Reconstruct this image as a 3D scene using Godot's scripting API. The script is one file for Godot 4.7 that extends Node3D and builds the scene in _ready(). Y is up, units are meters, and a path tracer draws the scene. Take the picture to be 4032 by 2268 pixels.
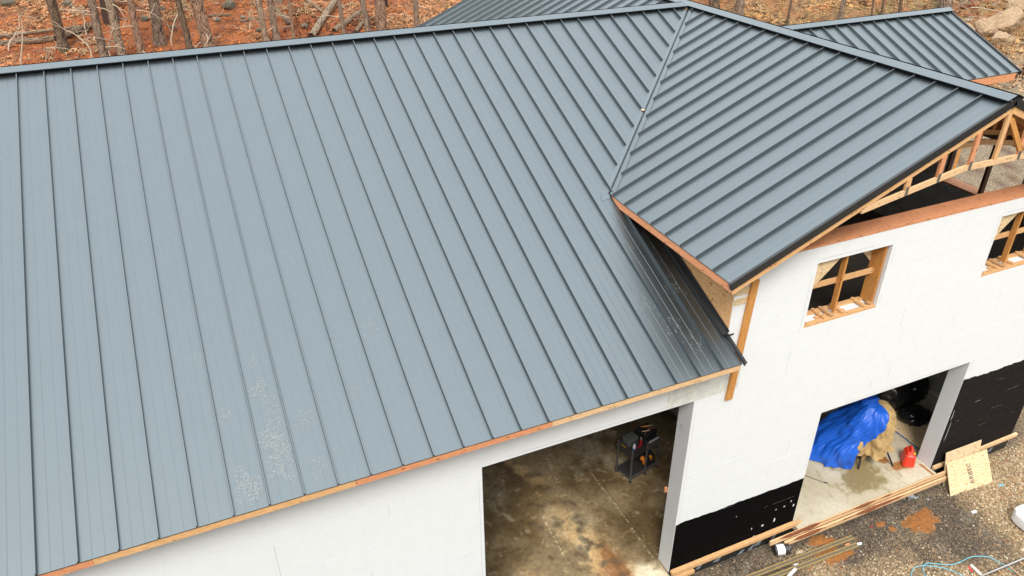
extends Node3D

var M := {}
var T := {}
var taken := {}
var rng := RandomNumberGenerator.new()
var nz := FastNoiseLite.new()

# ---- measured frame of the building (metres) ----
const SLOPE := 0.42369
const RIDGE_Y := 8.471
const RIDGE_Z := -7.641
const EAVE_T := 8.121
const WING_X := 13.569
const WING_T := 4.699
const WING_F := 0.44
const WING_B := -15.86
const PANEL := 0.406
const CAP := 0.15
const PORCH_Y := 7.793
const PORCH_Z := -7.175
const PORCH_T := 2.455
const PORCH_E := 21.5
const SIDE_X := 9.34
const EAST_X := 18.12
const WEST_X := -8.0

# ------------------------------------------------------------------ mesh builder
class MB:
	var v := PackedVector3Array()
	var n := PackedVector3Array()
	var t := PackedVector2Array()
	var c := PackedColorArray()
	func quad(a: Vector3, b: Vector3, cc: Vector3, d: Vector3, ua := Vector2.ZERO, ub := Vector2(0, 1), uc := Vector2(1, 1), ud := Vector2(1, 0)) -> void:
		var nn := (cc - a).cross(b - a)
		if nn.length_squared() < 1e-16:
			nn = (d - a).cross(cc - a)
		nn = nn.normalized()
		v.append_array([a, b, cc, a, cc, d])
		n.append_array([nn, nn, nn, nn, nn, nn])
		t.append_array([ua, ub, uc, ua, uc, ud])
	func tri(a: Vector3, b: Vector3, cc: Vector3, ua := Vector2.ZERO, ub := Vector2(0, 1), uc := Vector2(1, 1)) -> void:
		var nn := (cc - a).cross(b - a).normalized()
		v.append_array([a, b, cc])
		n.append_array([nn, nn, nn])
		t.append_array([ua, ub, uc])
	func block(o: Vector3, ex: Vector3, ey: Vector3, ez: Vector3, uo := Vector2.ZERO) -> void:
		# o: centre; ex, ey, ez: half extents as vectors
		var lx := ex.length() * 2.0
		var ly := ey.length() * 2.0
		var lz := ez.length() * 2.0
		for s in [1.0, -1.0]:
			face(o + ez * s, ex, ey * s, uo, Vector2(lx, ly))
			face(o + ey * s, ex, ez * -s, uo + Vector2(0.37, 0.21), Vector2(lx, lz))
			face(o + ex * s, ey * s, ez, uo + Vector2(0.11, 0.63), Vector2(ly, lz))
	func face(o: Vector3, a: Vector3, b: Vector3, uo: Vector2, sz: Vector2) -> void:
		quad(o - a - b, o - a + b, o + a + b, o + a - b, uo, uo + Vector2(0, sz.y), uo + sz, uo + Vector2(sz.x, 0))
	func box(lo: Vector3, hi: Vector3, uo := Vector2.ZERO) -> void:
		var h := (hi - lo) * 0.5
		block((lo + hi) * 0.5, Vector3(h.x, 0, 0), Vector3(0, h.y, 0), Vector3(0, 0, h.z), uo)
	func bar(a: Vector3, b: Vector3, w: float, h: float, up := Vector3.UP, uo := Vector2.ZERO) -> void:
		# a timber from a to b; h along up, w across
		var d := (b - a)
		var s := d.normalized().cross(up).normalized()
		var u := s.cross(d.normalized()).normalized()
		block((a + b) * 0.5, d * 0.5, u * h * 0.5, s * w * 0.5, uo)
	func grid(rows: Array, uvs := Vector2(1, 1)) -> void:
		var r := rows.size()
		var k: int = rows[0].size()
		var nn := PackedVector3Array()
		nn.resize(r * k)
		for i in r - 1:
			for j in k - 1:
				var a: Vector3 = rows[i][j]
				var f: Vector3 = (rows[i + 1][j + 1] - a).cross(rows[i + 1][j] - rows[i][j + 1])
				for q in [i * k + j, (i + 1) * k + j, (i + 1) * k + j + 1, i * k + j + 1]:
					nn[q] += f
		for i in r:
			if (rows[i][0] - rows[i][k - 1]).length() < 1e-6:
				var s2: Vector3 = nn[i * k] + nn[i * k + k - 1]
				nn[i * k] = s2
				nn[i * k + k - 1] = s2
		for q in r * k:
			nn[q] = nn[q].normalized()
		for i in r - 1:
			for j in k - 1:
				var q := [[i, j], [i + 1, j], [i + 1, j + 1], [i, j], [i + 1, j + 1], [i, j + 1]]
				for e in q:
					v.append(rows[e[0]][e[1]])
					n.append(nn[e[0] * k + e[1]])
					t.append(Vector2(float(e[1]) / (k - 1) * uvs.x, float(e[0]) / (r - 1) * uvs.y))
	func tube(pts: Array, rad: Array, seg := 8, uvl := 1.0) -> void:
		var rows := []
		var side := Vector3.RIGHT
		for i in pts.size():
			var d: Vector3 = (pts[mini(i + 1, pts.size() - 1)] - pts[maxi(i - 1, 0)]).normalized()
			if absf(d.dot(side)) > 0.95:
				side = Vector3.FORWARD
			var u := d.cross(side).normalized()
			side = u.cross(d).normalized()
			var row := PackedVector3Array()
			for j in seg + 1:
				var an := TAU * (j % seg) / seg
				row.append(pts[i] + (u * cos(an) + side * sin(an)) * rad[i])
			rows.append(row)
		grid(rows, Vector2(1, uvl))
		for e in [0, pts.size() - 1]:
			for j in seg:
				if e == 0:
					tri(pts[e], rows[e][j], rows[e][j + 1])
				else:
					tri(pts[e], rows[e][j + 1], rows[e][j])
	func mesh(off: Vector3, mt: Material) -> ArrayMesh:
		var a := []
		a.resize(Mesh.ARRAY_MAX)
		var vv := v
		if off != Vector3.ZERO:
			vv = Transform3D(Basis(), -off) * v
		a[Mesh.ARRAY_VERTEX] = vv
		a[Mesh.ARRAY_NORMAL] = n
		a[Mesh.ARRAY_TEX_UV] = t
		if c.size() == v.size():
			a[Mesh.ARRAY_COLOR] = c
		var m := ArrayMesh.new()
		m.add_surface_from_arrays(Mesh.PRIMITIVE_TRIANGLES, a)
		m.surface_set_material(0, mt)
		return m

func gpos(o: Node) -> Vector3:
	var p := Vector3.ZERO
	while o != null and o != self:
		p += o.position
		o = o.get_parent()
	return p

func part(parent: Node, called: String, mb: MB, mt: Material) -> MeshInstance3D:
	var o := MeshInstance3D.new()
	o.name = called
	o.mesh = mb.mesh(gpos(parent), mt)
	parent.add_child(o, true)
	return o

func numbered(called: String) -> String:
	if not taken.has(called):
		taken[called] = 0
		return called
	taken[called] += 1
	return "%s_%03d" % [called, taken[called]]

func tag(o: Node, label: String, category := "", group := "", kind := "") -> Node:
	if label: o.set_meta("label", label)
	if category: o.set_meta("category", category)
	if group: o.set_meta("group", group)
	if kind: o.set_meta("kind", kind)
	return o

func thing(called: String, at: Vector3, label: String, category: String, group := "") -> Node3D:
	var o := Node3D.new()
	o.name = numbered(called)
	add_child(o)
	o.position = at
	tag(o, label, category, group)
	return o

func solo(called: String, mb: MB, mt: Material, at: Vector3, label: String, category: String, group := "", kind := "") -> MeshInstance3D:
	# a thing that is one mesh
	var o := MeshInstance3D.new()
	o.name = numbered(called)
	o.mesh = mb.mesh(at, mt)
	add_child(o)
	o.position = at
	tag(o, label, category, group, kind)
	return o

# ------------------------------------------------------------------ textures and materials
func lc(r: float, g: float, b: float) -> Color:
	return Color(r, g, b).linear_to_srgb()

func mat(called: String, col: Color, rough := 0.8, metal := 0.0, tex: Texture2D = null, scale := 1.0, world := false) -> StandardMaterial3D:
	var m := StandardMaterial3D.new()
	m.resource_name = called
	m.albedo_color = col
	m.roughness = rough
	m.metallic = metal
	if tex: m.albedo_texture = tex
	m.uv1_scale = Vector3(scale, scale, scale)
	if world:
		m.uv1_triplanar = true
		m.uv1_world_triplanar = true
	M[called] = m
	return m

func nbytes(sd: int, freq: float, size: int, type := FastNoiseLite.TYPE_SIMPLEX_SMOOTH, oct := 4) -> PackedByteArray:
	var f := FastNoiseLite.new()
	f.seed = sd
	f.frequency = freq
	f.noise_type = type
	f.fractal_octaves = oct
	f.fractal_type = FastNoiseLite.FRACTAL_FBM if oct > 1 else FastNoiseLite.FRACTAL_NONE
	var im := f.get_seamless_image(size, size)
	im.convert(Image.FORMAT_L8)
	return im.get_data()

func grey_tex(size: int, layers: Array, lo: float, hi: float) -> ImageTexture:
	# layers: [bytes, weight]
	var d := PackedByteArray()
	d.resize(size * size)
	for i in size * size:
		var s := 0.0
		for l in layers:
			s += l[0][i] / 255.0 * l[1]
		d[i] = int(clampf(lo + (hi - lo) * s, 0, 1) * 255.0)
	return ImageTexture.create_from_image(Image.create_from_data(size, size, false, Image.FORMAT_L8, d))

func normal_tex(b: PackedByteArray, size: int, strength: float) -> ImageTexture:
	var im := Image.create_from_data(size, size, false, Image.FORMAT_L8, b)
	im.convert(Image.FORMAT_RGBA8)
	im.bump_map_to_normal_map(strength)
	return ImageTexture.create_from_image(im)

func wood_tex(sd: int) -> ImageTexture:
	var w := 512
	var h := 128
	var f := FastNoiseLite.new()
	f.seed = sd
	f.frequency = 0.05
	f.fractal_octaves = 3
	var r := RandomNumberGenerator.new()
	r.seed = sd
	var knots := []
	for k in 5:
		knots.append([r.randf() * w, r.randf() * h, 3.0 + r.randf() * 4.0])
	var im := Image.create(w, h, false, Image.FORMAT_RGB8)
	for y in h:
		for x in w:
			var yy := float(y)
			var dark := 0.0
			for k in knots:
				var dx: float = (x - k[0]) / 1.7
				var dy: float = y - k[1]
				var d := sqrt(dx * dx + dy * dy)
				yy += k[2] * 1.4 * exp(-d / 12.0) * signf(dy)
				dark = maxf(dark, clampf(1.25 - d / k[2], 0, 1))
			var g := 0.93 + 0.12 * f.get_noise_2d(x * 0.16, yy * 4.5) + 0.10 * f.get_noise_2d(x * 0.5 + 900, yy * 13.0) + 0.05 * f.get_noise_2d(x * 0.6, y * 0.8)
			g = clampf(g, 0.4, 1.0)
			var warm := 1.0 - dark * 0.55
			im.set_pixel(x, y, Color(g * warm, pow(g, 1.25) * lerpf(1.0, 0.42, dark), pow(g, 1.4) * lerpf(1.0, 0.3, dark)))
	return ImageTexture.create_from_image(im)

func osb_tex() -> ImageTexture:
	var s := 512
	var im := Image.create(s, s, false, Image.FORMAT_RGB8)
	im.fill(Color(0.85, 0.72, 0.55))
	var r := RandomNumberGenerator.new()
	r.seed = 11
	for k in 2600:
		var cx := r.randf() * s
		var cy := r.randf() * s
		var L := 8.0 + r.randf() * 20.0
		var W := 2.0 + r.randf() * 4.0
		var an := r.randfn(0.0, 0.5)
		var tone := r.randf()
		var col := Color(0.88, 0.76, 0.59).lerp(Color(0.97, 0.90, 0.76), tone)
		if r.randf() < 0.018: col = Color(0.60, 0.34, 0.18)
		if r.randf() < 0.05: col = Color(0.98, 0.90, 0.72)
		var ca := cos(an)
		var sa := sin(an)
		for i in range(-int(L), int(L) + 1):
			var wj := W * (1.0 - 0.35 * absf(i) / L)
			for j in range(-int(wj), int(wj) + 1):
				var shade := 1.0 - 0.10 * absf(j) / W
				im.set_pixel(posmod(int(cx + i * ca - j * sa), s), posmod(int(cy + i * sa + j * ca), s), Color(col.r * shade, col.g * shade, col.b * shade))
	return ImageTexture.create_from_image(im)

func sstep(a: float, b: float, x: float) -> float:
	return smoothstep(a, b, x)

func floor_tex(which: int, x0: float, x1: float, z0: float, z1: float, w: int, h: int) -> ImageTexture:
	# stains of the poured floor, laid out in metres; image top = z0
	var fa := FastNoiseLite.new()
	fa.seed = 5 + which
	fa.frequency = 0.55
	fa.fractal_octaves = 5
	var fb := FastNoiseLite.new()
	fb.seed = 31 + which
	fb.frequency = 2.6
	fb.fractal_octaves = 4
	var fc := FastNoiseLite.new()
	fc.seed = 77 + which
	fc.frequency = 9.0
	fc.fractal_octaves = 3
	var im := Image.create(w, h, false, Image.FORMAT_RGB8)
	for j in h:
		var z := lerpf(z0, z1, (j + 0.5) / h)
		for i in w:
			var x := lerpf(x0, x1, (i + 0.5) / w)
			var a := fa.get_noise_2d(x, z)
			var b := fb.get_noise_2d(x, z)
			var g := fc.get_noise_2d(x, z)
			var c := Color(0.30, 0.245, 0.17)
			if which == 0:
				# mud-washed grey-brown slab with dry tan puddle rims
				c = Color(0.45, 0.39, 0.29).lerp(Color(0.31, 0.25, 0.16), sstep(-0.25, 0.3, a + 0.25 * b))
				c = c.lerp(Color(0.48, 0.45, 0.38), 0.7 * sstep(0.05, 0.4, fa.get_noise_2d(x + 40, z * 0.7) + 0.2 * b))
				# dried clay trails running in from the opening
				var trail: float = exp(-pow((x - 7.75 - 0.12 * (z + 1.0) + 0.35 * a) / 0.42, 2.0)) * sstep(-3.4, -0.6, z)
				trail += 0.8 * exp(-pow((x - 6.6 + 0.3 * b) / 0.3, 2.0)) * sstep(-1.6, -0.3, z)
				trail += 0.55 * exp(-pow((x - 7.5 - 0.35 * (z + 3.6) + 0.3 * b) / 0.22, 2.0)) * sstep(-5.2, -3.6, z) * (1.0 - sstep(-3.3, -2.6, z))
				c = c.lerp(Color(0.76, 0.63, 0.44), clampf(trail * sstep(-0.35, 0.15, b + 0.6 * a + trail * 0.3 - 0.1), 0, 0.68))
				# red mud
				var red: float = exp(-(pow((x - 8.0) / 0.30, 2.0) + pow((z + 0.12) / 0.42, 2.0))) + 0.7 * exp(-pow((x - 8.08 + 0.1 * b) / 0.13, 2.0)) * sstep(-1.3, -0.6, z)
				c = c.lerp(Color(0.40, 0.24, 0.13), clampf(red * 1.5 * sstep(-0.45, 0.2, b + 0.2), 0, 0.62))
				# bare pale concrete by the opening
				var pale: float = exp(-(pow((x - 8.55) / 0.32, 2.0) + pow((z - 0.02) / 0.38, 2.0)))
				c = c.lerp(Color(0.82, 0.78, 0.68), clampf(pale * 1.7 - 0.25 + 0.5 * b, 0, 0.7))
				# crusty flecks
				var fl := sstep(0.22, 0.60, b * 0.95 + g * 0.30) * 0.38
				c = c.lerp(Color(0.62, 0.55, 0.45), fl)
				c = c.lerp(Color(0.19, 0.14, 0.09), 0.4 * sstep(0.22, 0.6, -b + 0.25 * g))
				# chalk-white scraped lines
				var l1 := absf(x - (7.33 + 0.04 * (z + 2.1) * -1.0)) - 0.012
				if z > -2.15 and z < -0.85 and l1 < 0.0 and g > -0.15:
					c = c.lerp(Color(0.68, 0.63, 0.53), 0.75)
				var l2 := absf(x - 8.83 - 0.01 * sin(z * 3.0)) - 0.02
				if l2 < 0.0 and z > -2.95 and g > -0.05:
					c = c.lerp(Color(0.55, 0.50, 0.40), 0.6)
			else:
				c = Color(0.77, 0.73, 0.645).lerp(Color(0.72, 0.67, 0.57), sstep(-0.3, 0.5, a))
				var wet: float = exp(-(pow((x - 14.0 - 0.45 * (z + 0.3)) / 0.62, 2.0) + pow((z + 0.32) / 0.30, 2.0)))
				wet += 0.8 * exp(-(pow((x - 14.3) / 0.45, 2.0) + pow((z + 0.75) / 0.25, 2.0)))
				c = c.lerp(Color(0.47, 0.40, 0.25), clampf(sstep(0.18, 0.75, wet + 0.55 * b + 0.25 * g), 0, 1) * 0.78)
				var rust: float = exp(-(pow((x - 15.05) / 0.24, 2.0) + pow((z + 0.33) / 0.13, 2.0))) + exp(-(pow((x - 14.85) / 0.2, 2.0) + pow((z + 0.62) / 0.12, 2.0))) + 0.8 * exp(-pow((x - 15.5) / 0.05, 2.0)) * sstep(-0.3, -0.1, z)
				c = c.lerp(Color(0.55, 0.30, 0.10), clampf(sstep(0.3, 0.8, rust + 0.4 * b), 0, 1) * 0.75)
				c = c.lerp(Color(0.60, 0.54, 0.43), 0.3 * sstep(0.3, 0.6, b * 0.7 + g * 0.4))
			var gk := (1.22 if which == 0 else 1.0) + (0.16 if which == 0 else 0.05) * g
			c = Color(c.r * gk, c.g * gk, c.b * gk)
			im.set_pixel(i, j, c)
	return ImageTexture.create_from_image(im)

func make_materials() -> void:
	var n1 := nbytes(1, 0.012, 512)
	var n2 := nbytes(2, 0.05, 512)
	var n3 := nbytes(3, 0.2, 512)
	var cell := nbytes(4, 0.06, 512, FastNoiseLite.TYPE_CELLULAR, 1)
	T.mottle = grey_tex(512, [[n1, 0.5], [n2, 0.3], [n3, 0.2]], 0.80, 1.06)
	T.faint = grey_tex(512, [[n1, 0.3], [n2, 0.3], [n3, 0.4]], 0.965, 1.03)
	T.grit = grey_tex(512, [[n2, 0.35], [n3, 0.65]], -0.25, 1.5)
	T.soil = grey_tex(512, [[n1, 0.2], [n2, 0.4], [n3, 0.4]], 0.25, 1.15)
	T.wood = wood_tex(3)
	T.wood2 = wood_tex(8)
	T.osb = osb_tex()
	T.grit_n = normal_tex(n3, 512, 5.0)
	T.soft_n = normal_tex(n2, 512, 3.0)
	# pre-painted steel: dark coating whose gloss carries the sky
	mat("roof_steel", lc(0.158, 0.178, 0.186), 0.40, 1.0, T.faint, 0.35, true)
	mat("trim_steel", lc(0.164, 0.184, 0.193), 0.40, 1.0, T.faint, 0.5, true)
	mat("black_steel", lc(0.018, 0.019, 0.021), 0.45, 0.0)
	mat("closure", lc(0.02, 0.022, 0.024), 0.7)
	mat("chalk", lc(0.245, 0.255, 0.255), 0.95)
	# timber
	var tones := {"tan": [0.74, 0.44, 0.20], "pale": [0.78, 0.53, 0.29], "red": [0.70, 0.31, 0.15], "honey": [0.62, 0.29, 0.075], "brown": [0.55, 0.34, 0.17], "dark": [0.10, 0.05, 0.03], "grey": [0.50, 0.40, 0.26]}
	for k in tones:
		var c: Array = tones[k]
		var m2 := mat("wood_" + k, lc(c[0], c[1], c[2]), 0.75, 0.0, T.wood if k != "red" else T.wood2, 1.0)
		m2.uv1_scale = Vector3(0.7, 5.0, 1)
	mat("osb", lc(0.86, 0.83, 0.78), 0.8, 0.0, T.osb, 1.1)
	mat("osb_wall", lc(0.80, 0.58, 0.40), 0.8, 0.0, T.osb, 0.8)
	mat("ply_under", lc(0.30, 0.19, 0.10), 0.85, 0.0, T.mottle, 0.4, true)
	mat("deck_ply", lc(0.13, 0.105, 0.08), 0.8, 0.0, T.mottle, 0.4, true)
	# wall
	mat("foam", lc(0.725, 0.742, 0.748), 0.85, 0.0, T.faint, 0.6, true)
	mat("core", lc(0.52, 0.52, 0.51), 0.9, 0.0, T.mottle, 0.5, true)
	mat("reveal", lc(0.58, 0.59, 0.60), 0.85, 0.0, T.faint, 0.5, true)
	mat("inner", lc(0.55, 0.55, 0.54), 0.9, 0.0, T.mottle, 0.4, true)
	mat("parge", lc(0.74, 0.74, 0.68), 0.9, 0.0, T.mottle, 0.8, true)
	mat("pencil", lc(0.32, 0.32, 0.32), 0.9)
	var bk := mat("tar", lc(0.008, 0.0075, 0.008), 0.9, 0.0, T.soil, 0.9, true)
	bk.normal_enabled = true
	bk.normal_texture = T.grit_n
	bk.normal_scale = 0.25
	bk.metallic_specular = 0.15
	var bd := mat("tar_dry", lc(0.036, 0.030, 0.029), 0.9, 0.0, T.soil, 0.9, true)
	bd.metallic_specular = 0.2
	mat("membrane", lc(0.020, 0.021, 0.022), 0.45)
	mat("print_grey", lc(0.22, 0.25, 0.28), 0.7)
	mat("plate", lc(0.42, 0.43, 0.44), 0.45, 1.0)
	# things
	mat("steel_dark", lc(0.055, 0.052, 0.05), 0.45, 0.4)
	mat("steel_grey", lc(0.16, 0.155, 0.15), 0.45, 0.5)
	mat("chrome", lc(0.5, 0.5, 0.5), 0.3, 1.0)
	mat("rubber", lc(0.012, 0.012, 0.012), 0.7)
	mat("case_grey", lc(0.09, 0.095, 0.095), 0.55)
	mat("can_red", lc(0.35, 0.02, 0.025), 0.3)
	mat("can_white", lc(0.6, 0.62, 0.66), 0.3)
	mat("can_blue", lc(0.05, 0.08, 0.3), 0.3)
	mat("yellow", lc(0.65, 0.36, 0.02), 0.5)
	mat("orange", lc(0.70, 0.22, 0.015), 0.5)
	mat("bag_black", lc(0.012, 0.012, 0.012), 0.22)
	var jug := mat("jug_red", lc(0.72, 0.035, 0.012), 0.45)
	jug.clearcoat_enabled = true
	jug.clearcoat = 0.3
	var tp := mat("tarp_blue", lc(0.012, 0.11, 0.58), 0.36, 0.0, T.faint, 2.0)
	tp.normal_enabled = true
	tp.normal_texture = T.soft_n
	tp.normal_scale = 0.7
	mat("canvas", lc(0.52, 0.35, 0.15), 0.95, 0.0, T.mottle, 2.0)
	mat("paper", lc(0.80, 0.74, 0.68), 0.9)
	mat("cardboard", lc(0.70, 0.56, 0.44), 0.9)
	mat("white_plastic", lc(0.78, 0.78, 0.78), 0.5)
	mat("hose", lc(0.16, 0.42, 0.50), 0.45)
	mat("cord_black", lc(0.02, 0.02, 0.022), 0.6)
	mat("alu", lc(0.42, 0.40, 0.38), 0.4, 0.9)
	mat("paint_red", lc(0.6, 0.03, 0.03), 0.5)
	mat("channel_web", lc(0.30, 0.25, 0.18), 0.85, 0.0, T.soil, 3.0, true)
	mat("channel_edge", lc(0.72, 0.50, 0.20), 0.8, 0.0, T.soil, 2.0, true)
	mat("rubble", lc(0.34, 0.35, 0.36), 0.9, 0.0, T.mottle, 3.0, true)
	mat("clay", lc(0.58, 0.22, 0.05), 0.95, 0.0, T.soil, 1.2, true)
	mat("ferrous", lc(0.46, 0.15, 0.06), 0.85, 0.0, T.soil, 1.5, true)
	# nature
	var bark := FastNoiseLite.new()
	bark.seed = 9
	bark.frequency = 0.03
	bark.fractal_octaves = 3
	var bim := Image.create(128, 512, false, Image.FORMAT_RGB8)
	var hb := PackedByteArray()
	hb.resize(128 * 512)
	for y in 512:
		for x in 128:
			var an := TAU * x / 128.0
			var px := cos(an) * 40.0
			var py := sin(an) * 40.0
			var ridge := absf(bark.get_noise_3d(px * 2.6, py * 2.6, y * 0.22))
			var pl := sstep(0.02, 0.16, ridge)
			var g := 0.30 + 0.62 * pl + 0.18 * bark.get_noise_3d(px * 5, py * 5, y * 3.0)
			var gre := 0.5 + 0.5 * bark.get_noise_3d(px * 0.7, py * 0.7, y * 0.4 + 300)
			bim.set_pixel(x, y, Color(clampf(g, 0, 1), clampf(g * lerpf(0.88, 0.97, gre), 0, 1), clampf(g * lerpf(0.76, 0.93, gre), 0, 1)))
			hb[y * 128 + x] = int(clampf(pl, 0, 1) * 255)
	T.bark = ImageTexture.create_from_image(bim)
	var him := Image.create_from_data(128, 512, false, Image.FORMAT_L8, hb)
	him.convert(Image.FORMAT_RGBA8)
	him.bump_map_to_normal_map(4.0)
	T.bark_n = ImageTexture.create_from_image(him)
	var bt := {"bark_grey": [0.32, 0.265, 0.225], "bark_dark": [0.20, 0.155, 0.115], "bark_red": [0.36, 0.255, 0.20], "bark_log": [0.31, 0.25, 0.19], "bark_pale": [0.40, 0.34, 0.275]}
	for k in bt:
		var m3 := mat(k, lc(bt[k][0], bt[k][1], bt[k][2]), 0.95, 0.0, T.bark)
		m3.uv1_scale = Vector3(1, 1, 1)
		m3.normal_enabled = true
		m3.normal_texture = T.bark_n
		m3.normal_scale = 1.0
	mat("rot", lc(0.05, 0.025, 0.015), 0.95)
	mat("twig_pale", lc(0.42, 0.33, 0.23), 0.9)
	mat("twig_grey", lc(0.25, 0.19, 0.14), 0.9)
	mat("needle", lc(0.05, 0.075, 0.03), 0.8)
	var rk := mat("rock", lc(0.36, 0.32, 0.25), 0.9, 0.0, T.soil, 0.9, true)
	rk.normal_enabled = true
	rk.normal_texture = T.soft_n
	var rt := mat("rock_tan", lc(0.68, 0.46, 0.27), 0.9, 0.0, T.soil, 0.5, true)
	rt.normal_enabled = true
	rt.normal_texture = T.soft_n
	var mo := mat("rock_moss", lc(0.26, 0.22, 0.15), 0.95, 0.0, T.soil, 1.3, true)
	var gd := mat("ground", Color.WHITE, 0.95, 0.0, T.grit, 0.42, true)
	gd.vertex_color_use_as_albedo = true
	gd.normal_enabled = true
	gd.normal_texture = T.grit_n
	gd.normal_scale = 0.8
	var stn := mat("stone", Color.WHITE, 0.9)
	stn.vertex_color_use_as_albedo = true
	var lit := mat("litter", Color.WHITE, 0.95)
	lit.vertex_color_use_as_albedo = true

# ------------------------------------------------------------------ ground
func ramp(a: float) -> float:
	return 0.5 * (a + sqrt(a * a + 4.0))

func ground_y(x: float, z: float) -> float:
	var h := -0.45 + 0.3 * ramp(-z - 18.0) + 0.2 * ramp(x - 24.0) / (1.0 + exp((z - 2.0) / 3.0))
	# shallow bank of soil heaped against the pier
	if z > -0.5 and z < 3.0 and x > 5.0:
		h += 0.05 + 0.10 * exp(-(pow((x - 10.4) / 0.7, 2.0) + pow((z - 0.22) / 0.22, 2.0)))
	var far := sstep(-17.0, -22.0, z)
	if x > 22.0: far = maxf(far, sstep(22.0, 27.0, x))
	h += nz.get_noise_2d(x * 14.0, z * 14.0) * lerpf(0.03, 0.22, far) + nz.get_noise_2d(x * 60.0 + 500, z * 60.0) * lerpf(0.012, 0.06, far)
	return h

func ground_col(x: float, z: float) -> Color:
	var a := nz.get_noise_2d(x * 9.0 + 70, z * 9.0)
	var b := nz.get_noise_2d(x * 40.0, z * 40.0 + 900)
	var d := nz.get_noise_2d(x * 120.0 + 33, z * 120.0)
	# yard: dark fines by the wall, tan crushed rock further out
	var k := sstep(-0.22, 0.30, a + 0.3 * b + 0.22 * (z - 0.9) + 0.16 * (x - 14.0))
	var c := Color(0.22, 0.162, 0.115).lerp(Color(0.74, 0.50, 0.27), k)
	c = c.lerp(Color(0.40, 0.30, 0.19), 0.6 * sstep(0.1, 0.4, b))
	c = c.lerp(Color(0.75, 0.66, 0.50), 0.35 * sstep(0.25, 0.5, d))
	var wild := maxf(sstep(-12.0, -17.0, z), sstep(20.0, 28.0, x + 5.0 * a) * sstep(4.0, -9.0, z + 3.0 * a))
	if wild <= 0.0: return c
	var east := sstep(21.0, 34.0, x + 6.0 * a)
	# pine litter, bleached grass in patches, dark specks
	var c2 := Color(0.66, 0.205, 0.055).lerp(Color(0.55, 0.14, 0.032), sstep(-0.1, 0.4, b))
	var c3 := Color(0.55, 0.26, 0.10).lerp(Color(0.52, 0.33, 0.14), sstep(-0.2, 0.3, b + a))
	c2 = c2.lerp(Color(0.54, 0.31, 0.16), 0.75 * sstep(0.05, 0.38, a + 0.25 * b))
	c2 = c2.lerp(c3, east)
	if x > 27.0:
		c2 = c2.lerp(Color(0.48, 0.36, 0.23), sstep(-19.0, -13.0, z + 2.0 * a))
		c2 = c2.lerp(Color(0.36, 0.34, 0.10), 0.55 * sstep(0.18, 0.4, -a + 0.4 * b) * sstep(30.0, 36.0, x))
	c2 = c2.lerp(Color(0.17, 0.055, 0.025), 0.7 * sstep(0.22, 0.42, d + 0.35 * b))
	return c.lerp(c2, wild)

func make_ground() -> void:
	var xs := [-220.0, -140.0, -90.0, -60.0, -40.0, -28.0, -20.0, -15.0]
	var x := -11.0
	while x < 15.2:
		xs.append(x)
		x += 0.17 if x > 8.4 else 0.22
	while x < 19.0:
		xs.append(x)
		x += 0.17
	while x < 48.0:
		xs.append(x)
		x += 0.3
	xs.append_array([50.0, 55.0, 62.0, 72.0, 90.0, 120.0, 180.0, 260.0])
	var zs := [-240.0, -160.0, -110.0, -80.0, -62.0, -52.0, -46.0, -42.0, -39.5]
	var z := -38.0
	while z < -17.0:
		zs.append(z)
		z += 0.22
	while z < -1.0:
		zs.append(z)
		z += 0.6
	while z < 3.4:
		zs.append(z)
		z += 0.13
	zs.append_array([3.6, 4.2, 5.0, 6.5, 9.0, 14.0, 22.0, 40.0, 80.0, 160.0])
	var nx := xs.size()
	var nzz := zs.size()
	var v := PackedVector3Array()
	var c := PackedColorArray()
	v.resize(nx * nzz)
	c.resize(nx * nzz)
	for j in nzz:
		for i in nx:
			var y := ground_y(xs[i], zs[j])
			if xs[i] > WEST_X - 0.4 and xs[i] < EAST_X - 0.1 and zs[j] < -0.35 and zs[j] > -15.8:
				y = -0.5
			v[j * nx + i] = Vector3(xs[i], y, zs[j])
			c[j * nx + i] = ground_col(xs[i], zs[j])
	var st := SurfaceTool.new()
	st.begin(Mesh.PRIMITIVE_TRIANGLES)
	st.set_smooth_group(0)
	for k in nx * nzz:
		st.set_color(c[k])
		st.add_vertex(v[k])
	for j in nzz - 1:
		for i in nx - 1:
			var q := j * nx + i
			for e in [q, q + 1, q + nx, q + 1, q + nx + 1, q + nx]:
				st.add_index(e)
	st.generate_normals()
	var o := MeshInstance3D.new()
	o.name = "ground"
	o.mesh = st.commit()
	o.mesh.surface_set_material(0, M.ground)
	add_child(o)
	tag(o, "sloping ground of gravel yard and orange pine litter", "", "", "structure")

func many(called: String, mesh: Mesh, xf: Array, cols: Array, label: String, category: String) -> void:
	var mm := MultiMesh.new()
	mm.transform_format = MultiMesh.TRANSFORM_3D
	mm.use_colors = true
	mm.mesh = mesh
	mm.instance_count = xf.size()
	for i in xf.size():
		mm.set_instance_transform(i, xf[i])
		mm.set_instance_color(i, cols[i])
	var o := MultiMeshInstance3D.new()
	o.name = called
	o.multimesh = mm
	add_child(o)
	tag(o, label, category, "", "stuff")

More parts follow.
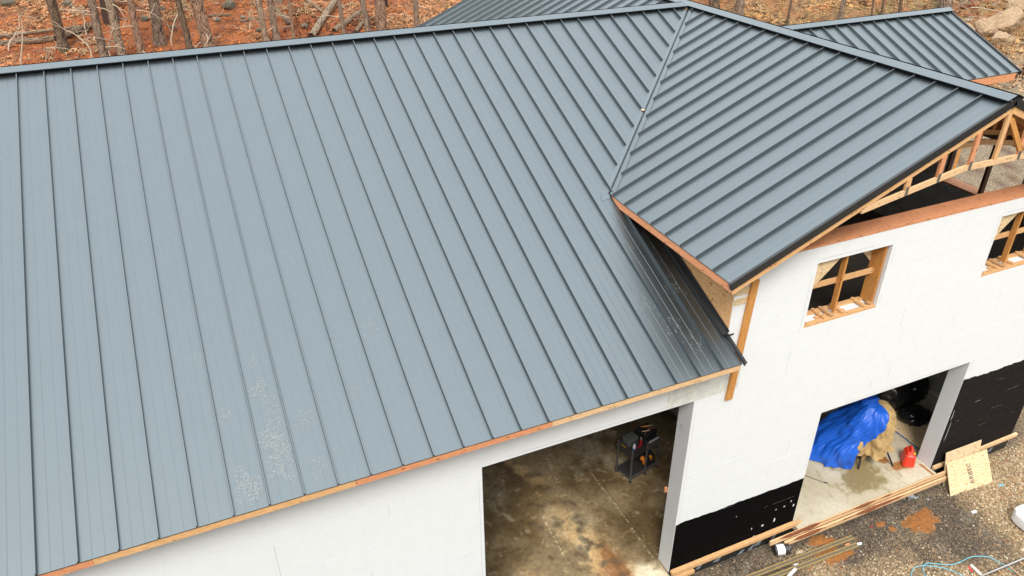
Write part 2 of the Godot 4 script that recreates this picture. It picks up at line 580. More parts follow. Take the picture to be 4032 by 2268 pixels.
func stone_mesh(sd: int, lat := 4, lon := 6) -> MB:
	var r := RandomNumberGenerator.new()
	r.seed = sd
	var mb := MB.new()
	var rows := []
	for i in lat + 1:
		var row := PackedVector3Array()
		var th := PI * i / lat
		for j in lon:
			var ph := TAU * j / lon
			var k := 1.0 if i == 0 or i == lat else r.randf_range(0.72, 1.15)
			row.append(Vector3(sin(th) * cos(ph), cos(th) * 0.65, sin(th) * sin(ph)) * k * 0.5)
		row.append(row[0])
		rows.append(row)
	for i in lat:
		for j in lon:
			mb.tri(rows[i][j], rows[i][j + 1], rows[i + 1][j + 1])
			mb.tri(rows[i][j], rows[i + 1][j + 1], rows[i + 1][j])
	return mb

func make_far_wood() -> void:
	# the pine wood that closes in the clearing on the sides the picture does not show
	var r := RandomNumberGenerator.new()
	r.seed = 77
	var mb := MB.new()
	mb.tube([Vector3.ZERO, Vector3(0, 10, 0), Vector3(0, 19, 0)], [0.26, 0.2, 0.03], 6)
	for k in 90:
		var y := 4.5 + k * 0.165
		var L := lerpf(3.0, 0.5, (y - 4.5) / 15.0) * r.randf_range(0.7, 1.15)
		var an := r.randf() * TAU
		for e in 9:
			var p := Vector3(0, y, 0) + Vector3(cos(an), -0.12, sin(an)) * L * (0.25 + 0.75 * e / 8.0)
			var q := Vector3(r.randfn(), r.randfn() * 0.7, r.randfn()).normalized() * 0.5
			var t := q.cross(Vector3(r.randfn(), r.randfn(), r.randfn())).normalized() * 0.28
			mb.quad(p - q - t, p - q + t, p + q + t, p + q - t)
	for k in mb.v.size(): mb.c.append(Color.WHITE)
	var m := mat("far_pine", lc(1, 1, 1), 0.9)
	m.vertex_color_use_as_albedo = true
	var xf := []
	var cols := []
	while xf.size() < 420:
		var an := r.randf() * TAU
		var rad := r.randf_range(36.0, 70.0)
		var x := 5.0 + cos(an) * rad * 1.1
		var z := -4.0 + sin(an) * rad
		if z < -14.0 and x > -14.0: continue
		if x > 24.0 and z < 4.0: continue
		var s := r.randf_range(0.85, 1.25)
		xf.append(Transform3D(Basis(Vector3.UP, r.randf() * TAU).scaled(Vector3(s, s, s)), Vector3(x, ground_y(x, z) - 0.3, z)))
		cols.append(Color(0.055, 0.07, 0.035) * r.randf_range(0.7, 1.3))
	many("pine_wood", mb.mesh(Vector3.ZERO, m), xf, cols, "dense pine wood enclosing the clearing", "wood")

func make_ground_cover() -> void:
	var r := RandomNumberGenerator.new()
	r.seed = 404
	# crushed rock of the yard
	var sm := stone_mesh(5, 3, 5)
	for k in sm.v.size(): sm.c.append(Color.WHITE)
	var smesh := sm.mesh(Vector3.ZERO, M.stone)
	var xf := []
	var cols := []
	while xf.size() < 60000:
		var x := r.randf_range(9.0, 19.5)
		var z := r.randf_range(0.05, 3.0)
		var k := sstep(-0.3, 0.35, nz.get_noise_2d(x * 9.0 + 70, z * 9.0) + 0.3 * nz.get_noise_2d(x * 40.0, z * 40.0 + 900) + 0.22 * (z - 0.9) + 0.16 * (x - 14.0))
		if r.randf() > 0.35 + 0.65 * k: continue
		if x < 15.9 and x > 11.2 and z < 0.32: continue
		var s := 0.016 + 0.05 * pow(r.randf(), 3.0)
		s *= lerpf(0.65, 1.0, k)
		xf.append(Transform3D(Basis.from_euler(Vector3(r.randf() * 0.6, r.randf() * TAU, r.randf() * 0.6)).scaled(Vector3(s, s, s)), Vector3(x, ground_y(x, z) + s * 0.12, z)))
		var g := r.randf()
		var c := Color(0.085, 0.062, 0.044).lerp(Color(0.48, 0.34, 0.19), clampf(g * 0.7 + k * 0.4 - 0.1, 0, 1))
		if r.randf() < 0.04 + 0.05 * k: c = Color(0.50, 0.43, 0.31)
		if r.randf() < 0.03: c = Color(0.30, 0.12, 0.05)
		cols.append(c)
	many("gravel", smesh, xf, cols, "loose crushed gravel spread over the yard", "gravel")
	# litter of needles, dead grass and bracken on the hillside
	var tm := MB.new()
	for k in 5:
		var an := TAU * k / 5.0 + r.randf()
		var d := Vector3(cos(an), 0, sin(an))
		var sd := Vector3(-d.z, 0, d.x) * 0.07
		var p0 := d * 0.03
		var p1 := d * 0.28 + Vector3(0, 0.22 + 0.12 * r.randf(), 0)
		var p2 := d * 0.60 + Vector3(0, 0.16, 0)
		tm.quad(p0 - sd, p1 - sd, p1 + sd, p0 + sd)
		tm.tri(p1 - sd, p2, p1 + sd)
	for k in tm.v.size(): tm.c.append(Color.WHITE)
	var tmesh := tm.mesh(Vector3.ZERO, M.litter)
	xf = []
	cols = []
	while xf.size() < 42000:
		var x := r.randf_range(-10.0, 46.0)
		var z := r.randf_range(-38.0, -12.5)
		if x < 17.5 and z > -27.5: continue
		if x < 25.0 and z > -24.0: continue
		var a := nz.get_noise_2d(x * 9.0 + 70, z * 9.0)
		var b := nz.get_noise_2d(x * 40.0, z * 40.0 + 900)
		var dry := sstep(0.0, 0.4, a + 0.25 * b)
		if r.randf() > 0.35 + 0.5 * dry: continue
		var s := r.randf_range(0.10, 0.26) * lerpf(0.8, 1.25, dry)
		var base := ground_col(x, z)
		var c := base.lerp(Color(0.62, 0.30, 0.12), 0.25 * r.randf() + 0.35 * dry * r.randf())
		c = c * r.randf_range(0.75, 1.3)
		if r.randf() < 0.10: c = Color(0.09, 0.03, 0.015)
		if r.randf() < 0.012: c = Color(0.09, 0.11, 0.03)
		xf.append(Transform3D(Basis.from_euler(Vector3(r.randfn(0, 0.3), r.randf() * TAU, r.randfn(0, 0.3))).scaled(Vector3(s, s * r.randf_range(0.5, 1.3), s)), Vector3(x, ground_y(x, z) - 0.01, z)))
		cols.append(c)
	# clumps of dead bracken and dark spots
	for k in 150:
		var cx := r.randf_range(-9.0, 45.0)
		var cz := r.randf_range(-37.5, -14.0)
		if cx < 17.5 and cz > -29.0: continue
		if cx < 26.0 and cz > -24.0: continue
		var tone := Color(0.34, 0.20, 0.10).lerp(Color(0.46, 0.30, 0.17), r.randf())
		if r.randf() < 0.3: tone = Color(0.12, 0.045, 0.02)
		if r.randf() < 0.06: tone = Color(0.13, 0.15, 0.04)
		var sp := r.randf_range(0.25, 0.85)
		for e in int(70 * sp):
			var x := cx + r.randfn(0, sp)
			var z := cz + r.randfn(0, sp * 0.6)
			var s := r.randf_range(0.2, 0.5)
			xf.append(Transform3D(Basis.from_euler(Vector3(r.randfn(0, 0.4), r.randf() * TAU, r.randfn(0, 0.4))).scaled(Vector3(s, s * r.randf_range(0.6, 1.4), s)), Vector3(x, ground_y(x, z) - 0.01, z)))
			cols.append(tone * r.randf_range(0.7, 1.35))
	many("pine_litter", tmesh, xf, cols, "orange pine needles and dead grass covering the hillside", "litter")

# ------------------------------------------------------------------ roof
class Plane3:
	var o: Vector3
	var u: Vector3
	var h: Vector3
	var nn: Vector3
	func _init(o_: Vector3, u_: Vector3, h_: Vector3) -> void:
		o = o_
		u = u_
		h = h_
		nn = (h * SLOPE + Vector3.UP).normalized()
	func p(uu: float, t: float, k: float) -> Vector3:
		return o + u * uu + h * t + Vector3(0, -SLOPE * t, 0) + nn * k

func panel(parent: Node, pl: Plane3, u0: float, u1: float, a0: float, a1: float, b0: float, b1: float, eave := true, seam := true) -> void:
	# one standing seam sheet; a: upper ends, b: lower ends at u0 and u1
	var w := u1 - u0
	var prof := []
	if seam:
		prof = [[-0.012, 0.0], [-0.006, 0.050], [0.006, 0.050], [0.012, 0.0]]
	else:
		prof = [[0.0, 0.0]]
	if w > 0.3:
		for q in [0.137, 0.268]:
			prof.append_array([[q - 0.006, 0.0], [q, 0.0024], [q + 0.006, 0.0]])
	prof.append([w - 0.012 if seam else w, 0.0])
	var mb := MB.new()
	var ta := func(q: float) -> float: return lerpf(a0, a1, clampf(q / w, 0, 1))
	var tb := func(q: float) -> float: return lerpf(b0, b1, clampf(q / w, 0, 1))
	for i in prof.size() - 1:
		var q0: float = prof[i][0]
		var q1: float = prof[i + 1][0]
		var k0: float = prof[i][1]
		var k1: float = prof[i + 1][1]
		mb.quad(pl.p(u0 + q0, tb.call(q0), k0), pl.p(u0 + q0, ta.call(q0), k0), pl.p(u0 + q1, ta.call(q1), k1), pl.p(u0 + q1, tb.call(q1), k1))
		if eave and k0 == 0.0 and k1 == 0.0:
			mb.quad(pl.p(u0 + q0, tb.call(q0), -0.022), pl.p(u0 + q0, tb.call(q0), 0), pl.p(u0 + q1, tb.call(q1), 0), pl.p(u0 + q1, tb.call(q1), -0.022))
	if seam:
		for e in [tb, ta]:
			mb.quad(pl.p(u0 - 0.012, e.call(0.0), 0), pl.p(u0 - 0.006, e.call(0.0), 0.050), pl.p(u0 + 0.006, e.call(0.0), 0.050), pl.p(u0 + 0.012, e.call(0.0), 0))
	part(parent, "roof_panel", mb, M.roof_steel)

func strip(mb: MB, pl: Plane3, pts: Array) -> void:
	# folded sheet: consecutive pairs [[uA,tA,uB,tB,k], ...] form the two edges of strips
	for i in pts.size() - 1:
		var a: Array = pts[i]
		var b: Array = pts[i + 1]
		mb.quad(pl.p(a[0], a[1], a[4]), pl.p(a[2], a[3], a[4]), pl.p(b[2], b[3], b[4]), pl.p(b[0], b[1], b[4]))

func deck(called: String, house: Node, pl: Plane3, poly: Array) -> MeshInstance3D:
	# plywood sheathing under the sheets: poly of [u,t], top at -0.02, 0.035 thick
	var mb := MB.new()
	var n := poly.size()
	var pk := PackedVector2Array()
	for q in poly: pk.append(Vector2(q[0], q[1]))
	var ix := Geometry2D.triangulate_polygon(pk)
	for k in [-0.024, -0.06]:
		for i in range(0, ix.size(), 3):
			mb.tri(pl.p(pk[ix[i]].x, pk[ix[i]].y, k), pl.p(pk[ix[i + 1]].x, pk[ix[i + 1]].y, k), pl.p(pk[ix[i + 2]].x, pk[ix[i + 2]].y, k))
	for i in n:
		var a := pk[i]
		var b := pk[(i + 1) % n]
		mb.quad(pl.p(a.x, a.y, -0.06), pl.p(a.x, a.y, -0.024), pl.p(b.x, b.y, -0.024), pl.p(b.x, b.y, -0.06))
	return part(house, called, mb, M.ply_under)

func ridge_cap(house: Node, pa: Plane3, pb: Plane3, ua: float, ub: float, va: float, vb: float) -> void:
	# pa, pb: the two slopes; u range on each
	var mb := MB.new()
	for e in [[pa, ua, ub], [pb, va, vb]]:
		var pl: Plane3 = e[0]
		var t0 := 0.0
		mb.quad(pl.p(e[1], CAP, 0.072), pl.p(e[1], t0, 0.072), pl.p(e[2], t0, 0.072), pl.p(e[2], CAP, 0.072))
		mb.quad(pl.p(e[1], CAP, 0.058), pl.p(e[1], CAP, 0.072), pl.p(e[2], CAP, 0.072), pl.p(e[2], CAP, 0.058))
		mb.quad(pl.p(e[1], CAP - 0.02, 0.058), pl.p(e[1], CAP, 0.058), pl.p(e[2], CAP, 0.058), pl.p(e[2], CAP - 0.02, 0.058))
	var o := part(house, "ridge_cap", mb, M.trim_steel)
	var cb := MB.new()
	for e in [[pa, ua, ub], [pb, va, vb]]:
		var pl: Plane3 = e[0]
		cb.quad(pl.p(e[1], CAP - 0.04, 0.0), pl.p(e[1], CAP - 0.04, 0.070), pl.p(e[2], CAP - 0.04, 0.070), pl.p(e[2], CAP - 0.04, 0.0))
	part(o, "closure_strip", cb, M.closure)

func make_roof(house: Node3D) -> void:
	rng.seed = 21
	var south := Plane3.new(Vector3(0, RIDGE_Y, RIDGE_Z), Vector3.RIGHT, Vector3(0, 0, 1))
	var north := Plane3.new(Vector3(0, RIDGE_Y, RIDGE_Z), Vector3.RIGHT, Vector3(0, 0, -1))
	var west := Plane3.new(Vector3(WING_X, RIDGE_Y, 0), Vector3(0, 0, 1), Vector3(-1, 0, 0))
	var east := Plane3.new(Vector3(WING_X, RIDGE_Y, 0), Vector3(0, 0, 1), Vector3(1, 0, 0))
	var wl := WEST_X - 0.4
	var top := 0.06
	# main slope towards the yard
	var s := deck("roof_slope", house, south, [[wl, 0.03], [WING_X - 0.06, 0.03], [SIDE_X - 0.03, WING_X - SIDE_X], [SIDE_X - 0.03, EAVE_T - 0.03], [wl, EAVE_T - 0.03]])
	tag(s, "long dark grey standing seam slope above the garage openings")
	for k in range(-20, 33):
		var u0 := k * PANEL
		var u1 := (k + 1) * PANEL
		var b0 := EAVE_T
		var b1 := EAVE_T
		if k == 22:
			panel(s, south, u0, SIDE_X - 0.04, WING_X - u0 - 0.098, WING_X - u1 - 0.098, EAVE_T, EAVE_T, true, true)
		if k >= 22:
			b0 = WING_X - u0 - 0.10
			b1 = WING_X - u1 - 0.10
		if b1 < top + 0.02: b1 = top + 0.02
		if b0 < top + 0.03: continue
		panel(s, south, u0, u1, top, top, b0, b1, k < 22, true)
	# sheet strip east of the last seam, between the wing wall and the valley
	# back slope
	var nb := deck("back_slope", house, north, [[wl, 0.03], [WING_X - 0.06, 0.03], [WING_X - WING_T, WING_T], [WING_X - WING_T, EAVE_T], [wl, EAVE_T]])
	for k in range(-20, 22):
		panel(nb, north, k * PANEL, (k + 1) * PANEL, top, top, EAVE_T, EAVE_T, true, true)
	# wing: west slope
	var w := deck("wing_slope", house, west, [[WING_F - 0.02, 0.03], [WING_F - 0.02, WING_T - 0.03], [RIDGE_Z + WING_T, WING_T - 0.03], [RIDGE_Z + 0.05, 0.03]])
	tag(w, "dark grey standing seam slope of the tall wing facing the long roof")
	var z := 0.0227
	panel(w, west, z, WING_F - 0.01, top, top, WING_T, WING_T, true, true)
	for k in range(0, 60):
		var u1 := z - k * PANEL
		var u0 := u1 - PANEL
		var off := 0.13
		var b0 := minf(WING_T, u0 - RIDGE_Z - off)
		var b1 := minf(WING_T, u1 - RIDGE_Z - off)
		if u0 - RIDGE_Z < WING_T + off: pass
		if b1 < top + 0.05: break
		if b0 < top: b0 = top + 0.01
		panel(w, west, u0, u1, top, top, b0, b1, b0 >= WING_T - 0.01, true)
	# wing: west slope north of the long ridge
	var w2 := deck("wing_slope", house, west, [[RIDGE_Z - 0.05, 0.03], [RIDGE_Z - WING_T, WING_T], [WING_B, WING_T], [WING_B, 0.03]])
	for k in range(19, 60):
		var u1 := z - k * PANEL
		var u0 := u1 - PANEL
		if u0 < WING_B: u0 = WING_B
		if u1 <= WING_B: break
		var b0 := minf(WING_T, RIDGE_Z - u0 - 0.1)
		var b1 := minf(WING_T, RIDGE_Z - u1 - 0.1)
		if b0 < top + 0.05: continue
		panel(w2, west, u0, u1, top, top, b0, maxf(b1, top + 0.01), b1 >= WING_T - 0.01, true)
	# wing: east slope
	var e := deck("wing_slope", house, east, [[WING_F - 0.02, 0.03], [WING_F - 0.02, WING_T - 0.03], [WING_B, WING_T - 0.03], [WING_B, 0.03]])
	panel(e, east, z, WING_F - 0.01, top, top, WING_T, WING_T, true, true)
	for k in range(0, 39):
		var u1 := z - k * PANEL
		var u0 := maxf(u1 - PANEL, WING_B)
		var mid := (u0 + u1) * 0.5
		var b := WING_T
		if absf(mid - PORCH_Z) < PORCH_T:
			b = (RIDGE_Y - PORCH_Y) / SLOPE + absf(mid - PORCH_Z) - 0.22
		panel(e, east, u0, u1, top, top, b, b, b == WING_T, true)
	# porch roof against the east slope
	var ps := Plane3.new(Vector3(0, PORCH_Y, PORCH_Z), Vector3.RIGHT, Vector3(0, 0, 1))
	var pn := Plane3.new(Vector3(0, PORCH_Y, PORCH_Z), Vector3.RIGHT, Vector3(0, 0, -1))
	var vx := WING_X + (RIDGE_Y - PORCH_Y) / SLOPE
	var pd := deck("porch_slope", house, ps, [[vx + 0.04, 0.03], [vx + PORCH_T, PORCH_T - 0.03], [PORCH_E - 0.02, PORCH_T - 0.03], [PORCH_E - 0.02, 0.03]])
	tag(pd, "small dark grey porch slope beyond the tall wing ridge")
	var pd2 := deck("porch_slope", house, pn, [[vx + 0.04, 0.03], [vx + PORCH_T, PORCH_T - 0.03], [PORCH_E - 0.02, PORCH_T - 0.03], [PORCH_E - 0.02, 0.03]])
	for k in range(-4, 13):
		var u0 := 16.662 + k * PANEL
		var u1 := minf(u0 + PANEL, PORCH_E - 0.01)
		if u1 - u0 < 0.05: continue
		var b0 := minf(PORCH_T, u0 - vx - 0.13)
		var b1 := minf(PORCH_T, u1 - vx - 0.13)
		if b1 < top + 0.06: continue
		panel(pd, ps, u0, u1, top, top, maxf(b0, top + 0.01), b1, b0 >= PORCH_T - 0.01, b0 > top + 0.05)
		panel(pd2, pn, u0, u1, top, top, maxf(b0, top + 0.01), b1, b0 >= PORCH_T - 0.01, b0 > top + 0.05)
	ridge_cap(house, south, north, wl, WING_X - 0.20, wl, WING_X - 0.20)
	ridge_cap(house, west, east, WING_B, WING_F + 0.012, WING_B, WING_F + 0.012)
	ridge_cap(house, ps, pn, vx - 0.02, PORCH_E + 0.01, vx - 0.02, PORCH_E + 0.01)
	# valley flashing: a strip up each slope with a crimp along the valley line
	var vm := MB.new()
	var y0 := 0.2
	var y1 := WING_T - 0.005
	var vs := func(t: float, off: float, k: float) -> Vector3: return south.p(WING_X - t - off, t, k)
	var vw := func(t: float, off: float, k: float) -> Vector3: return west.p(RIDGE_Z + t + off, t, k)
	vm.quad(vs.call(y1, 0.125, 0.008), vs.call(y0, 0.125, 0.008), vs.call(y0, 0.0, 0.008), vs.call(y1, 0.0, 0.008))
	vm.quad(vs.call(y1, 0.125, -0.002), vs.call(y0, 0.125, -0.002), vs.call(y0, 0.125, 0.008), vs.call(y1, 0.125, 0.008))
	vm.quad(vw.call(y1, 0.0, 0.008), vw.call(y0, 0.0, 0.008), vw.call(y0, 0.17, 0.008), vw.call(y1, 0.17, 0.008))
	vm.quad(vs.call(y1, 0.02, 0.006), vs.call(y0, 0.02, 0.006), vs.call(y0, -0.005, 0.032), vs.call(y1, -0.005, 0.032))
	vm.quad(vs.call(y1, -0.005, 0.032), vs.call(y0, -0.005, 0.032), vw.call(y0, 0.02, 0.010), vw.call(y1, 0.02, 0.010))
	part(house, "valley_flashing", vm, M.trim_steel)
	var vt := MB.new()
	for off in [0.0, 1.0]:
		pass
	for q in [[east, 1.0]]:
		var f0 := func(t: float, off: float, k: float) -> Vector3: return ps.p(vx + t + off, t, k)
		var f1 := func(t: float, off: float, k: float) -> Vector3: return east.p(PORCH_Z + t + off, (RIDGE_Y - PORCH_Y) / SLOPE + t, k)
		vt.quad(f0.call(2.52, 0.0, 0.008), f0.call(0.1, 0.0, 0.008), f0.call(0.1, 0.16, 0.008), f0.call(2.52, 0.16, 0.008))
		vt.quad(f1.call(2.52, 0.0, 0.008), f1.call(0.1, 0.0, 0.008), f1.call(0.1, 0.25, 0.008), f1.call(2.52, 0.25, 0.008))
	part(house, "valley_flashing", vt, M.trim_steel)
	# end of the valley flashing lies out over the long slope
	var tb := MB.new()
	tb.quad(south.p(8.66, 4.84, 0.006), south.p(8.76, 4.63, 0.006), south.p(8.90, 4.60, 0.006), south.p(8.88, 4.78, 0.006))
	part(house, "valley_flashing", tb, M.trim_steel)
	# rake trims: black steel, upright face with a small top leg
	for side in [west, east]:
		var rm := MB.new()
		rm.quad(side.p(WING_F + 0.012, WING_T + 0.03, -0.085), side.p(WING_F + 0.012, WING_T + 0.03, 0.028), side.p(WING_F + 0.012, 0.0, 0.028), side.p(WING_F + 0.012, 0.0, -0.085))
		rm.quad(side.p(WING_F - 0.030, WING_T + 0.03, 0.028), side.p(WING_F - 0.030, CAP, 0.028), side.p(WING_F + 0.012, CAP, 0.028), side.p(WING_F + 0.012, WING_T + 0.03, 0.028))
		rm.quad(side.p(WING_F - 0.030, WING_T + 0.03, 0.0), side.p(WING_F - 0.030, CAP, 0.0), side.p(WING_F - 0.030, CAP, 0.028), side.p(WING_F - 0.030, WING_T + 0.03, 0.028))
		rm.quad(side.p(WING_F + 0.004, WING_T + 0.03, -0.095), side.p(WING_F + 0.018, WING_T + 0.03, -0.085), side.p(WING_F + 0.018, 0.0, -0.085), side.p(WING_F + 0.004, 0.0, -0.095))
		rm.quad(side.p(WING_F - 0.03, WING_T + 0.03, -0.085), side.p(WING_F - 0.03, WING_T + 0.03, 0.028), side.p(WING_F + 0.012, WING_T + 0.03, 0.028), side.p(WING_F + 0.012, WING_T + 0.03, -0.085))
		part(house, "rake_trim", rm, M.black_steel)
	var pr := MB.new()
	pr.quad(ps.p(PORCH_E + 0.01, PORCH_T + 0.03, -0.09), ps.p(PORCH_E + 0.01, PORCH_T + 0.03, 0.03), ps.p(PORCH_E + 0.01, 0.0, 0.03), ps.p(PORCH_E + 0.01, 0.0, -0.09))
	pr.quad(ps.p(PORCH_E - 0.03, PORCH_T + 0.03, 0.03), ps.p(PORCH_E - 0.03, CAP, 0.03), ps.p(PORCH_E + 0.01, CAP, 0.03), ps.p(PORCH_E + 0.01, PORCH_T + 0.03, 0.03))
	pr.quad(ps.p(PORCH_E - 0.03, PORCH_T + 0.03, 0.0), ps.p(PORCH_E - 0.03, CAP, 0.0), ps.p(PORCH_E - 0.03, CAP, 0.03), ps.p(PORCH_E - 0.03, PORCH_T + 0.03, 0.03))
	part(house, "rake_trim", pr, M.black_steel)
	# wall flashing where the long slope runs beside the wing wall
	var wf := MB.new()
	var ta := 4.55
	var tz := -RIDGE_Z
	wf.quad(south.p(SIDE_X - 0.012, tz, 0.0), south.p(SIDE_X - 0.012, ta, 0.0), south.p(SIDE_X - 0.012, ta, 0.12), south.p(SIDE_X - 0.012, tz, 0.12))
	wf.quad(south.p(SIDE_X - 0.09, tz, 0.048), south.p(SIDE_X - 0.09, ta, 0.048), south.p(SIDE_X - 0.012, ta, 0.055), south.p(SIDE_X - 0.012, tz, 0.055))
	wf.quad(south.p(SIDE_X - 0.09, tz, 0.004), south.p(SIDE_X - 0.09, ta, 0.004), south.p(SIDE_X - 0.09, ta, 0.048), south.p(SIDE_X - 0.09, tz, 0.048))
	wf.quad(south.p(SIDE_X - 0.09, tz + 0.02, 0.0), south.p(SIDE_X - 0.09, tz + 0.02, 0.06), south.p(SIDE_X + 0.05, tz + 0.05, 0.12), south.p(SIDE_X + 0.05, tz + 0.05, 0.06))
	part(house, "wall_flashing", wf, M.black_steel)
	var ef := MB.new()
	ef.quad(south.p(SIDE_X - 0.045, EAVE_T + 0.02, 0.002), south.p(SIDE_X - 0.045, tz, 0.002), south.p(SIDE_X - 0.045, tz, 0.05), south.p(SIDE_X - 0.045, EAVE_T + 0.02, 0.05))
	ef.quad(south.p(SIDE_X - 0.045, EAVE_T + 0.02, 0.05), south.p(SIDE_X - 0.045, tz, 0.05), south.p(SIDE_X + 0.0, tz, 0.05), south.p(SIDE_X + 0.0, EAVE_T + 0.02, 0.05))
	ef.quad(south.p(SIDE_X + 0.0, EAVE_T + 0.02, 0.05), south.p(SIDE_X + 0.0, tz, 0.05), south.p(SIDE_X + 0.0, tz, -0.06), south.p(SIDE_X + 0.0, EAVE_T + 0.02, -0.06))
	ef.quad(south.p(SIDE_X - 0.045, EAVE_T + 0.02, -0.01), south.p(SIDE_X - 0.045, EAVE_T + 0.02, 0.05), south.p(SIDE_X, EAVE_T + 0.02, 0.05), south.p(SIDE_X, EAVE_T + 0.02, -0.06))
	part(house, "rake_trim", ef, M.black_steel)
	# fascia boards
	var ey := RIDGE_Y - SLOPE * EAVE_T
	var fz := RIDGE_Z + EAVE_T
	for f in [[wl, -1.2, "tan"], [-1.2, 0.53, "red"], [0.53, 3.46, "tan"], [3.46, 6.15, "red"], [6.15, SIDE_X - 0.06, "pale"]]:
		var fm := MB.new()
		fm.box(Vector3(f[0] + 0.002, ey - 0.117, fz - 0.055), Vector3(f[1] - 0.002, ey - 0.025, fz - 0.015), Vector2(f[0], f[0] * 0.37))
		part(house, "fascia_board", fm, M["wood_" + f[2]])
	var wey := RIDGE_Y - SLOPE * WING_T
	var wx := WING_X - WING_T
	for f in [[RIDGE_Z + WING_T + 0.02, -1.2], [-1.2, WING_F - 0.01]]:
		var fm := MB.new()
		fm.bar(Vector3(wx + 0.035, wey - 0.085, f[0]), Vector3(wx + 0.035, wey - 0.085, f[1] - 0.002), 0.04, 0.12, Vector3.UP, Vector2(f[0], 0.3))
		part(house, "fascia_board", fm, M.wood_red)
	var fe := MB.new()
	fe.bar(Vector3(WING_X + WING_T - 0.035, wey - 0.085, WING_B), Vector3(WING_X + WING_T - 0.035, wey - 0.085, WING_F - 0.01), 0.04, 0.12)
	part(house, "fascia_board", fe, M.wood_red)
	var py := PORCH_Y - SLOPE * PORCH_T
	var fp := MB.new()
	fp.box(Vector3(WING_X + WING_T - 0.35, py - 0.21, PORCH_Z + PORCH_T - 0.055), Vector3(PORCH_E - 0.12, py - 0.03, PORCH_Z + PORCH_T - 0.015))
	part(house, "fascia_board", fp, M.wood_red)
	for pz in [PORCH_Z + PORCH_T - 0.40, PORCH_Z - PORCH_T + 0.4]:
		var pm := MB.new()
		pm.box(Vector3(20.55, ground_y(20.6, pz) - 0.3, pz - 0.075), Vector3(20.70, py - 0.14, pz + 0.075))
		part(house, "porch_post", pm, M.wood_honey)
	var pb := MB.new()
	pb.box(Vector3(18.2, py - 0.36, PORCH_Z + PORCH_T - 0.46), Vector3(PORCH_E - 0.2, py - 0.141, PORCH_Z + PORCH_T - 0.34))
	part(house, "porch_beam", pb, M.wood_red)
	# chalky scuffs trodden onto the sheets
	var ch := MB.new()
	var r := RandomNumberGenerator.new()
	r.seed = 66
	for q in [[2.62, -0.30, 0.17, 230], [2.68, 0.02, 0.20, 300], [2.22, 0.16, 0.14, 160], [2.30, 0.26, 0.1, 90], [2.12, -0.79, 0.09, 60], [2.60, -1.36, 0.08, 45], [2.60, -0.95, 0.10, 90], [2.70, -0.72, 0.13, 80], [3.06, -0.43, 0.11, 70], [3.75, -0.60, 0.09, 40], [4.2, -1.50, 0.12, 45], [3.06, 0.18, 0.11, 60], [2.45, -1.87, 0.12, 30], [3.70, -1.37, 0.10, 30], [8.35, -0.9, 0.16, 110], [8.55, -0.4, 0.15, 120], [8.75, -0.05, 0.16, 90], [8.05, -1.5, 0.15, 70], [9.0, -1.0, 0.14, 60], [8.95, -2.0, 0.18, 50], [8.5, -1.9, 0.18, 60], [4.9, -3.4, 0.14, 26], [4.4, -2.6, 0.15, 26], [5.2, -4.4, 0.15, 22], [2.0, -1.6, 0.1, 20], [1.5, -2.4, 0.1, 16], [3.4, -2.9, 0.1, 20]]:
		for k in int(q[3] * (2.0 if q[3] > 85 and q[0] < 7.0 else 0.8)):
			var an := r.randf() * TAU
			var rad: float = q[2] * sqrt(r.randf()) * (1.0 + 0.35 * sin(an * 3.0 + q[0] * 9.0))
			var px: float = q[0] + cos(an) * rad
			var pz2: float = q[1] + sin(an) * rad * 1.3
			var sx := 0.002 + 0.0035 * r.randf()
			var sy := 0.0025 + 0.006 * r.randf()
			var fr := fposmod(px, PANEL)
			if fr < 0.02 or fr > PANEL - 0.02: continue
			var tt := pz2 - RIDGE_Z
			var tw := r.randf_range(-0.006, 0.006)
			ch.quad(south.p(px - sx, tt + sy, 0.0042), south.p(px - sx + tw, tt - sy, 0.0042), south.p(px + sx + tw, tt - sy * 0.7, 0.0042), south.p(px + sx, tt + sy * 0.8, 0.0042))
	var cho := part(s, "chalk_scuff", ch, M.chalk)
	cho.set_meta("kind", "stuff")
	# a pale scrap caught in the valley
	var sc := MB.new()
	sc.block(vs.call(2.95, 0.05, 0.014), Vector3(0.03, 0, 0), Vector3(0, 0.004, 0), Vector3(0, 0, 0.035))
	solo("wood_chip", sc, M.wood_pale, vs.call(2.95, 0.05, 0.01), "pale wood chip lying in the roof valley", "wood chip")

# ------------------------------------------------------------------ walls
func minus(rects: Array, hole: Array) -> Array:
	var out := []
	for q in rects:
		if hole[0] >= q[2] or hole[2] <= q[0] or hole[1] >= q[3] or hole[3] <= q[1]:
			out.append(q)
			continue
		if hole[0] > q[0]: out.append([q[0], q[1], hole[0], q[3]])
		if hole[2] < q[2]: out.append([hole[2], q[1], q[2], q[3]])
		var a := maxf(q[0], hole[0])
		var b := minf(q[2], hole[2])
		if hole[1] > q[1]: out.append([a, q[1], b, hole[1]])
		if hole[3] < q[3]: out.append([a, hole[3], b, q[3]])
	return out

const D1 := [5.28, -1.0, 8.906, 4.087]
const D2 := [11.82, -1.0, 15.60, 2.84]
const W1 := [10.895, 4.93, 12.44, 6.13]
const W2 := [14.955, 4.93, 16.5, 6.13]

